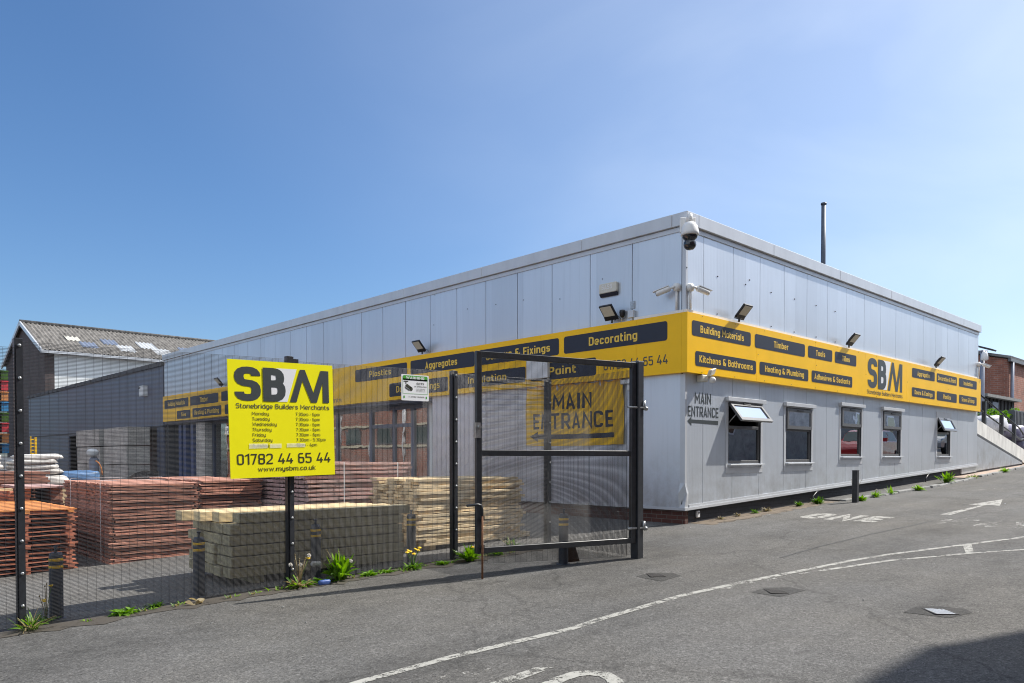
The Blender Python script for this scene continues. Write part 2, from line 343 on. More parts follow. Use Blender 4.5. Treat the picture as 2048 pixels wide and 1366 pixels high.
def asphalt(name, base=.15, tint=(1.0, .985, .96), patch=.22):
    m, nt, b = newmat(name); L = nt.links
    tc = N(nt, 'ShaderNodeTexCoord'); v = tc.outputs['Object']
    vo = N(nt, 'ShaderNodeTexVoronoi', Scale=105.0, feature='F1'); L.new(v, vo.inputs['Vector'])
    vo2 = N(nt, 'ShaderNodeTexVoronoi', Scale=55.0, feature='F1'); L.new(v, vo2.inputs['Vector'])
    n0 = N(nt, 'ShaderNodeTexNoise', Scale=120.0, Detail=3.0, Roughness=.7); L.new(v, n0.inputs['Vector'])
    sep = N(nt, 'ShaderNodeSeparateColor'); L.new(vo.outputs['Color'], sep.inputs[0])
    sep2 = N(nt, 'ShaderNodeSeparateColor'); L.new(vo2.outputs['Color'], sep2.inputs[0])
    def mad(a, k, c):
        x = N(nt, 'ShaderNodeMath', operation='MULTIPLY_ADD'); x.inputs[1].default_value = k; L.new(a, x.inputs[0])
        if isinstance(c, (int, float)): x.inputs[2].default_value = c
        else: L.new(c, x.inputs[2])
        return x.outputs[0]
    sp = mad(sep.outputs[0], .62, mad(sep2.outputs[1], .42, mad(n0.outputs['Fac'], .75, -.4)))
    sp_c = ramp(nt, sp, [(.0, g3(.40)), (.3, g3(.78)), (.62, g3(1.02)), (.88, g3(1.4)), (1.0, g3(1.9))])
    # wear: broad patches, wheel lanes along x, fine cracks
    n1 = N(nt, 'ShaderNodeTexNoise', Scale=.5, Detail=7.0, Roughness=.65); L.new(v, n1.inputs['Vector'])
    mpx = N(nt, 'ShaderNodeMapping'); mpx.inputs['Scale'].default_value = (.09, .85, 1); mpx.inputs['Rotation'].default_value = (0, 0, .08); L.new(v, mpx.inputs['Vector'])
    n2 = N(nt, 'ShaderNodeTexNoise', Scale=1.6, Detail=4.0, Roughness=.55); L.new(mpx.outputs[0], n2.inputs['Vector'])
    n3 = N(nt, 'ShaderNodeTexNoise', Scale=4.5, Detail=5.0, Roughness=.7); L.new(v, n3.inputs['Vector'])
    w = mad(n1.outputs['Fac'], .55, mad(n2.outputs['Fac'], .5, mad(n3.outputs['Fac'], .35, -.2)))
    wc = ramp(nt, w, [(.3, g3(1-patch*1.5)), (.5, g3(1.0)), (.7, g3(1+patch))])
    mu = N(nt, 'ShaderNodeMix', data_type='RGBA', blend_type='MULTIPLY'); mu.inputs['Factor'].default_value = 1
    L.new(sp_c.outputs['Color'], mu.inputs['A']); L.new(wc.outputs['Color'], mu.inputs['B'])
    # dusty brown tint in places
    n5 = N(nt, 'ShaderNodeTexNoise', Scale=.35, Detail=4.0); mo = N(nt, 'ShaderNodeMapping'); mo.inputs['Location'].default_value = (13, 5, 0); L.new(v, mo.inputs['Vector']); L.new(mo.outputs[0], n5.inputs['Vector'])
    tint_r = ramp(nt, n5.outputs['Fac'], [(.4, sc3(tint, base)), (.65, (base*1.0, base*.95, base*.87))])
    m2 = N(nt, 'ShaderNodeMix', data_type='RGBA', blend_type='MULTIPLY'); m2.inputs['Factor'].default_value = 1
    L.new(mu.outputs['Result'], m2.inputs['A']); L.new(tint_r.outputs['Color'], m2.inputs['B'])
    # cracks
    nd = N(nt, 'ShaderNodeTexNoise', Scale=1.6, Detail=4.0); L.new(v, nd.inputs['Vector'])
    vm = N(nt, 'ShaderNodeVectorMath', operation='MULTIPLY_ADD'); vm.inputs[1].default_value = (.9, .9, .9); L.new(nd.outputs['Color'], vm.inputs[0]); L.new(v, vm.inputs[2])
    vc = N(nt, 'ShaderNodeTexVoronoi', Scale=.22, feature='DISTANCE_TO_EDGE'); L.new(vm.outputs[0], vc.inputs['Vector'])
    rc = ramp(nt, vc.outputs['Distance'], [(.0, g3(.55)), (.004, g3(.75)), (.008, g3(1))])
    m3_ = N(nt, 'ShaderNodeMix', data_type='RGBA', blend_type='MULTIPLY'); m3_.inputs['Factor'].default_value = .6
    L.new(m2.outputs['Result'], m3_.inputs['A']); L.new(rc.outputs['Color'], m3_.inputs['B'])
    L.new(m3_.outputs['Result'], b.inputs['Base Color'])
    b.inputs['Roughness'].default_value = .86; b.inputs['Specular IOR Level'].default_value = .3
    bp = N(nt, 'ShaderNodeBump', Strength=.38, Distance=.008); L.new(sp, bp.inputs['Height']); L.new(bp.outputs[0], b.inputs['Normal'])
    return m
def worn_paint(name, col=(.62, .61, .56), wear=.5, scale=9.0):
    m, nt, b = newmat(name); L = nt.links
    tc = N(nt, 'ShaderNodeTexCoord'); v = tc.outputs['Object']
    n1 = N(nt, 'ShaderNodeTexNoise', Scale=scale, Detail=8.0, Roughness=.75); L.new(v, n1.inputs['Vector'])
    n2 = N(nt, 'ShaderNodeTexNoise', Scale=70.0, Detail=3.0, Roughness=.7); L.new(v, n2.inputs['Vector'])
    ad = N(nt, 'ShaderNodeMath', operation='MULTIPLY_ADD'); ad.inputs[1].default_value = .55; L.new(n2.outputs['Fac'], ad.inputs[0]); L.new(n1.outputs['Fac'], ad.inputs[2])
    rp = ramp(nt, ad.outputs[0], [(wear+.22, g3(0)), (wear+.30, g3(1))])
    tr = N(nt, 'ShaderNodeBsdfTransparent'); mx = N(nt, 'ShaderNodeMixShader'); out = nt.nodes['Material Output']
    rc = ramp(nt, n1.outputs['Fac'], [(.3, sc3(col, .78)), (.7, sc3(col, 1.08))]); L.new(rc.outputs['Color'], b.inputs['Base Color'])
    b.inputs['Roughness'].default_value = .75
    L.new(rp.outputs['Color'], mx.inputs[0]); L.new(tr.outputs[0], mx.inputs[1]); L.new(b.outputs[0], mx.inputs[2]); L.new(mx.outputs[0], out.inputs['Surface'])
    return m
def glass(name, tint=(.75, .8, .8), refl=.14, rough=.0):
    m, nt, b = newmat(name); L = nt.links
    fr = N(nt, 'ShaderNodeFresnel'); fr.inputs['IOR'].default_value = 1.6
    ad = N(nt, 'ShaderNodeMath', operation='ADD', use_clamp=True); ad.inputs[1].default_value = refl; L.new(fr.outputs[0], ad.inputs[0])
    tr = N(nt, 'ShaderNodeBsdfTransparent'); tr.inputs['Color'].default_value = (*tint, 1)
    gl = N(nt, 'ShaderNodeBsdfGlossy'); gl.inputs['Roughness'].default_value = rough; gl.inputs['Color'].default_value = (.95, .97, 1, 1)
    tc = N(nt, 'ShaderNodeTexCoord'); n1 = N(nt, 'ShaderNodeTexNoise', Scale=2.2, Detail=1.0); L.new(tc.outputs['Object'], n1.inputs['Vector'])
    bp = N(nt, 'ShaderNodeBump', Strength=.018, Distance=.05); L.new(n1.outputs['Fac'], bp.inputs['Height']); L.new(bp.outputs[0], gl.inputs['Normal'])
    mx = N(nt, 'ShaderNodeMixShader'); L.new(ad.outputs[0], mx.inputs[0]); L.new(tr.outputs[0], mx.inputs[1]); L.new(gl.outputs[0], mx.inputs[2])
    L.new(mx.outputs[0], nt.nodes['Material Output'].inputs['Surface']); nt.nodes.remove(b); return m
def leafmat(name, c1, c2):
    m, nt, b = newmat(name); L = nt.links
    tc = N(nt, 'ShaderNodeTexCoord'); n1 = N(nt, 'ShaderNodeTexNoise', Scale=22.0, Detail=3.0); L.new(tc.outputs['Object'], n1.inputs['Vector'])
    rp = ramp(nt, n1.outputs['Fac'], [(.3, c1), (.7, c2)]); L.new(rp.outputs['Color'], b.inputs['Base Color']); b.inputs['Roughness'].default_value = .5
    tl = N(nt, 'ShaderNodeBsdfTranslucent'); hs = N(nt, 'ShaderNodeHueSaturation', Saturation=1.15, Value=1.5); L.new(rp.outputs['Color'], hs.inputs['Color']); L.new(hs.outputs['Color'], tl.inputs['Color'])
    mx = N(nt, 'ShaderNodeMixShader'); mx.inputs[0].default_value = .38; L.new(b.outputs[0], mx.inputs[1]); L.new(tl.outputs[0], mx.inputs[2])
    L.new(mx.outputs[0], nt.nodes['Material Output'].inputs['Surface']); return m

M = {}
M['silver'] = cladding('silver_cladding', (.605, .645, .70), .36, .52, rib=.05, ribs=.07, streak=.035)
M['silverlow'] = cladding('silver_cladding_low', (.43, .46, .495), .42, .15, rib=.05, ribs=.22, streak=.08, grime=.05)
M['trim'] = basic('pale_metal_trim', (.56, .58, .61), .35, .2, .06, 3, stretch=(1, 1, .3))
M['white_metal'] = basic('white_metal', (.74, .75, .76), .35, 0, .05, 8)
M['groove'] = basic('dark_joint', (.06, .065, .075), .7)
M['slate'] = cladding('slate_blue_cladding', (.095, .112, .165), .45, .1, rib=.18, ribs=.6, streak=.12)
M['yellow'] = basic('fascia_yellow', (.95, .545, .004), .36, 0, .05, 1.3, spec=.30)
M['lemon'] = basic('sign_lemon', (.90, .84, .006), .36, 0, .025, 4)
M['navy'] = basic('navy_vinyl', (.024, .029, .046), .45, 0, .06, 3, spec=.35)
M['ink'] = basic('charcoal_lettering', (.045, .055, .06), .45, 0, .05, 5)
M['black_ink'] = basic('black_lettering', (.03, .032, .02), .5, 0, .05, 5)
M['yellow_ink'] = basic('yellow_lettering', (.83, .55, .06), .4, 0, .04, 5)
M['white_ink'] = basic('white_vinyl', (.80, .81, .84), .35, 0, .03, 5)
M['tape'] = worn_paint('translucent_tape', (.85, .85, .70), .24, 12.0)
for n_ in M['tape'].node_tree.nodes:
    if n_.type == 'VALTORGB' and n_.color_ramp.elements[0].color[0] == 0: n_.color_ramp.elements[0].color = (.3, .3, .3, 1); n_.color_ramp.elements[1].color = (.62, .62, .62, 1); n_.color_ramp.elements[0].position = .3; n_.color_ramp.elements[1].position = .8
M['black_coat'] = basic('black_powder_coat', (.020, .023, .029), .38, 0, .3, 14, spec=.7)
M['wire'] = basic('black_coated_wire', (.014, .0145, .017), .42, 0, .1, 20, spec=1.0)
M['steel'] = basic('galvanised_steel', (.42, .43, .44), .38, .8, .2, 30)
M['rust'] = basic('rusty_steel', (.19, .09, .045), .8, .1, .4, 25, bump=.4)
M['road'] = asphalt('worn_asphalt', .104, tint=(1, .98, .95), patch=.30)
M['patch'] = asphalt('dark_asphalt_patch', .055, patch=.2)
M['yard'] = asphalt('yard_asphalt', .15, tint=(1, .99, .97), patch=.25)
M['concrete'] = basic('weathered_concrete', (.42, .405, .38), .85, 0, .28, 3.0, bump=.4, bscale=30, detail=8)
M['kerb'] = basic('kerb_stone', (.21, .21, .205), .85, 0, .3, 5.0, bump=.5, bscale=40, detail=7)
M['pinkpave'] = basic('pink_paving', (.36, .27, .21), .85, 0, .25, 5.0, bump=.4, bscale=40, detail=7)
M['paint'] = worn_paint('worn_white_line', (.36, .355, .325), wear=.465)
M['paint_text'] = worn_paint('road_letter_paint', (.35, .345, .32), wear=.455)
M['paint2'] = worn_paint('faded_white_line', (.35, .345, .32), wear=.58, scale=5.0)
M['paint3'] = worn_paint('almost_gone_white_line', (.42, .41, .38), wear=.62)
M['plinth'] = brick('black_painted_brick', (.030, .033, .042), (.036, .040, .05), (.022, .024, .03), .75, .8)
M['redbrick'] = brick('dark_red_brick', (.115, .042, .030), (.085, .034, .026), (.16, .13, .11))
M['housebrick'] = brick('orange_red_brick', (.33, .13, .085), (.26, .10, .07), (.30, .24, .20), sx=1.6)
M['wallbrick'] = brick('brown_brick', (.20, .085, .06), (.15, .07, .052), (.26, .22, .19))
M['gablebrick'] = brick('dark_brown_brick', (.085, .062, .06), (.06, .048, .05), (.07, .06, .06), sx=1.5)
M['upvc'] = basic('grey_window_frame', (.085, .085, .088), .38, 0, .05, 10, spec=.5)
M['upvc_lit'] = basic('sunlit_window_sash', (.125, .127, .132), .33, 0, .05, 10, spec=.5)  # paler copy of the frame grey, sunlight put into the sash colour
M['glass'] = glass('window_glass', (.6, .63, .63), .26)
M['shopglass'] = glass('shop_glass', (.6, .66, .7), .22)
M['sashglass'] = glass('frosted_sash_glass', (.55, .6, .65), .38, .05)
M['interior'] = basic('dim_interior', (.36, .35, .34), .9, 0, .15, 2)
M['int_white'] = basic('white_interior', (.72, .72, .70), .8, 0, .05, 2)
M['beam'] = basic('pale_timber_beam', (.55, .49, .36), .7, 0, .12, 6, stretch=(1, 8, 8))
M['brown'] = basic('brown_treated_timber', (.42, .205, .145), .8, 0, .32, 5, stretch=(1, 7, 7), rnd=.34, bump=.3, bscale=25, detail=6)
M['pinkwood'] = basic('pink_brown_timber', (.58, .38, .35), .78, 0, .25, 5, stretch=(1, 7, 7), rnd=.14, bump=.3, bscale=25)
M['orange'] = basic('orange_stained_timber', (.62, .235, .065), .65, 0, .25, 6, stretch=(7, 1, 7), rnd=.15)
M['redtimber'] = basic('red_brown_batten', (.42, .15, .085), .75, 0, .28, 6, stretch=(1, 7, 7), rnd=.15)
M['sleeper'] = basic('green_treated_timber', (.42, .365, .225), .8, 0, .28, 3.5, stretch=(.8, 8, 8), rnd=.15, bump=.25, bscale=30, detail=6)
M['sleepertop'] = basic('fresh_sawn_timber', (.78, .61, .35), .75, 0, .18, 5, stretch=(.8, 9, 9), rnd=.15)
M['plank'] = basic('pale_sawn_plank', (.76, .60, .37), .78, 0, .26, 5, stretch=(.7, 9, 9), rnd=.22, bump=.3, bscale=30, detail=6)
M['blocks'] = brick('grey_concrete_blocks', (.60, .57, .52), (.50, .48, .45), (.28, .27, .26), .9, .5, sx=.95)
M['bag'] = basic('pale_polythene_sack', (.62, .60, .57), .4, 0, .25, 9, bump=.6, bscale=14, rnd=.08, spec=.6)
M['bluebag'] = basic('blue_tarpaulin', (.10, .20, .38), .45, 0, .25, 9, bump=.6, bscale=18)
M['bollard'] = basic('navy_grey_bollard', (.034, .041, .060), .45, 0, .2, 14)
M['reflect'] = basic('amber_reflective_band', (.90, .52, .02), .4, 0, .15, 20)
M['chrome_white'] = basic('white_camera_plastic', (.78, .78, .77), .3, 0, .03, 8, spec=.5)
M['dome'] = basic('smoked_dome', (.02, .022, .028), .08, 0, .05, 8, spec=.8)
M['lamp_face'] = basic('lamp_diffuser', (.66, .62, .50), .4, 0, .05, 20)
M['lamp_body'] = basic('black_lamp_casing', (.015, .016, .02), .4, 0, .15, 12)
M['cream'] = basic('cream_plastic', (.62, .60, .52), .45, 0, .06, 8)
M['corr'] = basic('weathered_fibre_cement', (.16, .15, .138), .92, 0, .45, 1.7, stretch=(3, 1, 1), detail=8, hue=(.065, .06, .055))
M['corr_white'] = basic('white_rooflight_sheet', (.46, .475, .49), .5, 0, .08, 4)
M['corr_blue'] = basic('bluish_rooflight_sheet', (.16, .19, .26), .5, 0, .12, 4)
M['whiteclad'] = cladding('white_wall_cladding', (.80, .83, .83), .5, 0, rib=.3, ribs=.4, streak=.07)
M['green'] = leafmat('bright_weed_leaf', (.10, .24, .012), (.22, .38, .025))
M['dkgreen'] = leafmat('deep_weed_leaf', (.045, .12, .014), (.11, .22, .022))
M['dry'] = leafmat('dry_leaf', (.22, .17, .08), (.38, .31, .18))
M['stem'] = basic('weed_stem', (.17, .15, .07), .6, 0, .2, 20)
M['petal'] = basic('dandelion_petal', (.80, .52, .01), .6, 0, .15, 60)
M['clock'] = basic('dandelion_seedhead', (.62, .59, .54), .9, 0, .15, 60)
M['iron'] = basic('cast_iron', (.055, .050, .046), .6, .4, .35, 40, bump=.6, bscale=60)
M['dirt'] = worn_paint('crumbled_edge_soil', (.072, .062, .050), .36, 7.0)
M['palecover'] = basic('pale_plastic_cover', (.36, .38, .41), .5, 0, .15, 30)
M['flue'] = basic('dull_flue_steel', (.10, .115, .15), .5, .3, .15, 5)
M['tar'] = worn_paint('tar_seam', (.045, .045, .046), .40, 5.0)
M['dust'] = worn_paint('brown_grit', (.15, .115, .08), .42, 6.0)
M['litter'] = basic('white_litter', (.65, .66, .66), .4, 0, .15, 30)
M['bluelitter'] = basic('blue_litter', (.05, .10, .30), .4, 0, .2, 30)
M['carred'] = basic('red_car_paint', (.42, .015, .025), .22, .1, .04, 2, coat=1.0)
M['cardark'] = basic('silver_car_paint', (.30, .32, .35), .25, .3, .04, 2, coat=1.0)
M['carglass'] = basic('car_glass', (.03, .06, .06), .05, 0, .1, 2, spec=1.0)
M['tyre'] = basic('tyre_rubber', (.015, .015, .015), .85)
M['redsign'] = basic('red_sign', (.50, .03, .04), .5, 0, .05, 6)
M['bluesign'] = basic('blue_sign', (.03, .20, .42), .5, 0, .05, 6)
M['greensign'] = basic('green_sign', (.06, .33, .03), .45, 0, .05, 6)
M['maroon'] = basic('maroon_board', (.10, .025, .03), .6, 0, .15, 6)
M['bluepipe'] = basic('blue_column', (.05, .085, .20), .45, 0, .1, 5)
M['purplewrap'] = basic('purple_wrapped_goods', (.17, .155, .23), .45, 0, .3, 6, bump=.7, bscale=9)
M['whitewrap'] = basic('white_wrapped_goods', (.62, .62, .66), .4, 0, .2, 6, bump=.7, bscale=9)
M['container'] = basic('grey_container', (.11, .115, .125), .5, 0, .1, 3)
M['roofdark'] = basic('dark_roof', (.055, .05, .05), .8, 0, .2, 4)
M['renderwhite'] = basic('stained_white_render', (.74, .73, .69), .85, 0, .22, 2.2, stretch=(1.5, 1.5, .5), detail=9, bump=.3, bscale=20)
M['galvpole'] = basic('grey_blue_pole', (.22, .24, .30), .45, .2, .1, 5)
M['timberdark'] = basic('weathered_dark_boards', (.045, .042, .042), .85, 0, .3, 6, stretch=(8, 8, .6))
M['wedge'] = basic('rough_brown_stone', (.075, .045, .032), .9, 0, .35, 14, bump=.6)

# ================================================================== SETTING
def sheet(name, xs, ys, lift, mat):
    mb = MB(); nx, ny = len(xs), len(ys)
    mb.add([(x, y, gz(x)+lift) for y in ys for x in xs], [(j*nx+i, j*nx+i+1, (j+1)*nx+i+1, (j+1)*nx+i) for j in range(ny-1) for i in range(nx-1)])
    return tag(mb.build(name, mat), kind='structure')
sheet('road', [-500, -45, -20, -8, 0, 8, 20, 40, 700], [-500, -20, -8, -3, 0, 3, 20, 80, 700], 0, M['road'])
sheet('yard_ground', [-45, -20, -10, -5, -.02], [.30, 5, 20, 53.0], .004, M['yard'])
# kerb of old setts along the wall and the paved strip behind it
mb = MB(); x = 5.6
ky = lambda x: -.42 - .28*math.sin(min(1, max(0, (x-5.6)/5.4))*math.pi*.5) + .25*max(0, (x-11)/6)
while x < 24:
    L = R.uniform(.55, .95); h = .045+R.uniform(-.012, .02)
    if not 14.2 < x < 15.0:
        a = Vector((x, ky(x), gz(x))); b2 = Vector((x+L-.02, ky(x+L), gz(x+L))); o = R.uniform(-.03, .03)
        mb.hexa([a+Vector((0, o-.1, -.05)), b2+Vector((0, o-.1, -.05)), b2+Vector((0, o+.05, -.05)), a+Vector((0, o+.05, -.05))],
                [a+Vector((.01, o-.085, h)), b2+Vector((-.01, o-.085, h)), b2+Vector((0, o+.05, h)), a+Vector((0, o+.05, h))])
    x += L
tag(mb.build('kerb', M['kerb'], bevel=.012), kind='structure')
mb = MB(); xs = [14.4+i*.5 for i in range(24)]
mb.add([p for x in xs for p in ((x, ky(x)+.02, gz(x)+.03), (x, .3, gz(x)+.036))], [(2*i, 2*i+2, 2*i+3, 2*i+1) for i in range(len(xs)-1)])
tag(mb.build('pavement', M['pinkpave']), kind='structure')
mb = MB(); xs = [5.6+i*.5 for i in range(18)]
mb.add([p for x in xs for p in ((x, ky(x)+.02, gz(x)+.022), (x, .1, gz(x)+.03))], [(2*i, 2*i+2, 2*i+3, 2*i+1) for i in range(len(xs)-1)])
tag(mb.build('footpath', M['road']), kind='structure')

mb = MB(); xs = [-13+i*.12 for i in range(83)]; rr_d = random.Random(5)
fy = lambda x: .46 if x < -12 else .44-.032*(x+12)
mb.add([p for x in xs for p in ((x, fy(x)-.20-.16*rr_d.random()**2, gz(x)+.005), (x, fy(x)+.10+.10*rr_d.random(), gz(x)+.005))], [(2*i, 2*i+2, 2*i+3, 2*i+1) for i in range(len(xs)-1)])
tag(mb.build('verge', M['dirt']), kind='structure')
def marking(name, mats, geo, lift=.004):
    """flat marking geometry given by (x, y) points laid on the road"""
    mb = MB()
    for pts, fs in geo: mb.add([(p[0], p[1], gz(p[0])+lift) for p in pts], fs)
    return tag(mb.build(name, mats), kind='structure')
def ribbon(pts, w):
    P = [Vector((p[0], p[1])) for p in pts]; out = []
    for i, p in enumerate(P):
        t = (P[min(i+1, len(P)-1)]-P[max(i-1, 0)]).normalized(); n = Vector((-t.y, t.x)); ww = w[i] if isinstance(w, list) else w
        out += [p+n*ww/2, p-n*ww/2]
    return out, [(2*i, 2*i+1, 2*i+3, 2*i+2) for i in range(len(P)-1)]
def dense(pts, n=6):
    o = []
    for a, b in zip(pts, pts[1:]): o += [(a[0]+(b[0]-a[0])*k/n, a[1]+(b[1]-a[1])*k/n) for k in range(n)]
    return o+[pts[-1]]
gl = lambda *pp: [tuple(onG(*p)[:2]) for p in pp]
lineA = gl((700, 1371), (729, 1362), (905, 1314), (1139, 1259), (1200, 1239), (1300, 1210), (1366, 1191), (1490, 1164), (1614, 1139.5))
marking('road_marking_bay_line', M['paint'], [ribbon(dense(lineA), .085)])
lineB = gl((1614, 1139.5), (1700, 1122), (1780, 1109), (1920, 1091), (2048, 1074.5), (2120, 1066))
marking('road_marking_upper_line', M['paint'], [ribbon(dense(lineB), .08)])
lineC = gl((1640, 1142), (1780, 1121.4), (1945, 1106.5), (2048, 1099.4), (2130, 1094))
marking('road_marking_lower_line', M['paint'], [ribbon(dense(lineC), .07)])
lineE = gl((1400, 1186), (1490, 1166), (1600, 1147))
marking('road_marking_old_line', M['paint2'], [ribbon([(p[0]+.10, p[1]-.06) for p in dense(lineE)], .06)])
marking('road_marking_cross_bar', M['paint'], [(gl((1925, 1090.5), (1943, 1089), (1948, 1106), (1932, 1107.5)), [(0, 1, 2, 3)])])
marking('road_marking_thick_bar', M['paint'], [(gl((965, 1372), (1010, 1372), (1108, 1335), (1070, 1336)), [(0, 1, 2, 3)])])
arc = gl((1092, 1372), (1120, 1359), (1150, 1349), (1180, 1346), (1210, 1350), (1228, 1360), (1236, 1374), (1236, 1390))
marking('road_marking_curve', M['paint'], [ribbon(dense(arc, 4), .11)])
marking('road_marking_faint_line', M['paint3'], [ribbon(dense(gl((850, 1366), (915, 1351), (990, 1340))), .09), ribbon(dense(gl((1655, 1158), (1700, 1149))), .07), ribbon(dense(gl((1430, 1047), (1478, 1040), (1560, 1026))), .09), ribbon(dense(gl((1945, 981), (2010, 976))), .1)])
marking('road_marking_arrow', M['paint_text'], [(gl((1879, 1029.5), (1900, 1030.5), (1974, 1010), (2000, 1012), (2005, 999), (1938, 1009.5), (1961, 1011)), [(0, 1, 2, 6), (2, 3, 4, 6), (4, 5, 6)])])
seam = lambda *pp: ribbon(dense(gl(*pp), 8), .035)
marking('road_seam', M['tar'], [seam((1560, 1116), (1640, 1093), (1740, 1069), (1862, 1043))], .003)
mb = MB(); xs = [.2+i*.15 for i in range(36)]
mb.add([p for x in xs for p in ((x, -.30-.22*rr_d.random(), gz(x)+.004), (x, .04, gz(x)+.004))], [(2*i, 2*i+2, 2*i+3, 2*i+1) for i in range(len(xs)-1)])
tag(mb.build('wall_verge', M['dust']), kind='structure')
def road_text(name, s, x0, x1, yl, yr, mat, bold=.0):
    vs, fs = text_geo(s, bold); xa = min(v[0] for v in vs); xb = max(v[0] for v in vs)
    mb = MB(); mb.add([(x0+(x1-x0)*v[1], yl+(yr-yl)*(v[0]-xa)/(xb-xa), gz(x0+(x1-x0)*v[1])+.004+.001*v[2]) for v in vs], fs)
    return tag(mb.build(name, mat), kind='structure')
road_text('road_marking_one', 'ONE', 1.98, 2.95, -1.1, -2.52, M['paint_text'], .05)
road_text('road_marking_way', 'WAY', 2.28, 3.25, -3.28, -4.7, M['paint2'], .06)
# reinstated patches and covers
def manhole(name, label, pix, cov, mat, patchpix):
    pts = gl(*patchpix)
    pm = MB(); pm.add([(p[0], p[1], gz(p[0])+.003) for p in pts], [tuple(range(len(pts)))])
    tag(pm.build('road_patch', M['patch']), kind='structure')
    c = onG(*pix); t = thing(name, label, 'cover', (c.x, c.y, gz(c.x)), math.radians(cov[2]))
    w, d = cov[0], cov[1]
    f = MB(); f.box(-w/2-.014, w/2+.014, -d/2-.014, -d/2, -.01, .007).box(-w/2-.014, w/2+.014, d/2, d/2+.014, -.01, .007).box(-w/2-.014, -w/2, -d/2, d/2, -.01, .007).box(w/2, w/2+.014, -d/2, d/2, -.01, .007)
    f.build('cover_frame', M['iron'], t, False)
    l = MB(); l.box(-w/2+.006, w/2-.006, -d/2+.006, d/2-.006, -.01, .006)
    for i in range(5): l.box(-w/2+.03, w/2-.03, -d/2+d*(i+.6)/6, -d/2+d*(i+.6)/6+.012, .0055, .0085)
    l.build('lid', mat, t, False)
manhole('drain_cover', 'dark iron cover in the asphalt nearest the hinged gate post', (1312, 1151), (.21, .15, 50), M['iron'], [(1272, 1153), (1300, 1146), (1345, 1146), (1362, 1152), (1322, 1163)])
manhole('drain_cover', 'brown iron cover in a dark patch below the worn white line', (1552, 1183), (.21, .15, 45), M['iron'], [(1503, 1185), (1530, 1176), (1580, 1175), (1612, 1181), (1560, 1194)])
manhole('drain_cover', 'pale grey plastic cover in the road by the large dark shadow', (1880, 1223.5), (.24, .17, 43), M['palecover'], [(1806, 1225), (1832, 1214), (1880, 1213), (1930, 1218), (1945, 1226), (1900, 1236)])

# ================================================================== MERCHANT'S BUILDING
LX, LY, ZT = 16.98, 26.1, 5.36
zb = lambda x: .284+.0394*x
BLD = thing('merchant_building', 'long flat roofed building clad in silver grey panels at the yard corner', 'building', (0, 0, 0))
def wall_cells(mb, seams, bottom, top, holes, gap, put):
    for a, b in zip(seams, seams[1:]):
        cuts = sorted({a, b, *[h[0] for h in holes if a < h[0] < b], *[h[1] for h in holes if a < h[1] < b]})
        for c, d in zip(cuts, cuts[1:]):
            c2 = c+(gap if c == a else 0); d2 = d-(gap if d == b else 0); mid = (c+d)/2
            hs = sorted([h for h in holes if h[0] < mid < h[1]], key=lambda h: h[2])
            z = None
            for h in hs:
                put(c2, d2, z, h[2]); z = h[3]
            put(c2, d2, z, top)
WIN = [(1.44, 2.68, 1.085, 2.26), (3.745, 4.93, 1.10, 2.27), (6.46, 7.63, 1.23, 2.40), (8.98, 10.22, 1.24, 2.41), (13.1, 14.26, 1.25, 2.39)]
seR = [0]+[.575+1.027*i for i in range(16)]+[LX]
mb = MB()
def putR(c, d, z0, z1):
    f0 = (lambda x: zb(x)) if z0 is None else (lambda x: z0)
    lo = z0 is None or z0 < 2.6
    mb.slopebox(c, d, 0, .05, f0, lambda x: z1)
wall_cells(mb, seR, zb, ZT, WIN, .0055, putR)
wr = mb.build('wall', M['silver'], BLD)
mb = MB()
wall_cells(mb, [0, LX], zb, ZT, WIN, 0, lambda c, d, z0, z1: mb.slopebox(c, d, .052, .075, (lambda x: zb(x)) if z0 is None else (lambda x: z0), lambda x: z1))
# left wall
SHOP = [(7.39, LY, .0, 2.70)]
seL = [0.08]+[1.19+1.047*i for i in range(24)]+[LY]
ml = MB()
def putL(c, d, z0, z1):
    z0 = .284 if z0 is None else z0
    if z1 > z0: ml.box(0, .05, c, d, z0, z1)
wall_cells(ml, seL, 0, ZT, SHOP, .008, putL)
ml.build('wall', M['silver'], BLD)
def putLb(c, d, z0, z1):
    z0 = .284 if z0 is None else z0
    if z1 > z0: mb.box(.052, .075, c, d, z0, z1)
wall_cells(mb, [.08, LY], 0, ZT, SHOP, 0, putLb)
mb.box(LX-.2, LX, .08, LY, -.2, ZT); mb.box(.08, LX-.2, LY-.2, LY, -.2, ZT)
mb.build('inner_wall', M['groove'], BLD)
# floor, ceilings, roof
mb = MB(); mb.box(.08, LX-.2, .08, LY-.2, 5.05, 5.15); mb.build('roof', M['roofdark'], BLD)
mb = MB(); mb.box(.08, LX-.2, .08, LY-.2, 2.95, 3.02); mb.build('ceiling', M['int_white'], BLD)
mb = MB(); mb.box(.08, LX-.2, .08, LY-.2, .1, .2); mb.build('floor', M['interior'], BLD)
mb = MB(); mb.box(.1, LX-.3, 3.2, 3.3, .2, 2.95); mb.box(5.7, 5.8, .09, 3.2, .2, 2.95); mb.box(11.6, 11.7, .09, 3.2, .2, 2.95)
mb.build('partition', M['interior'], BLD)
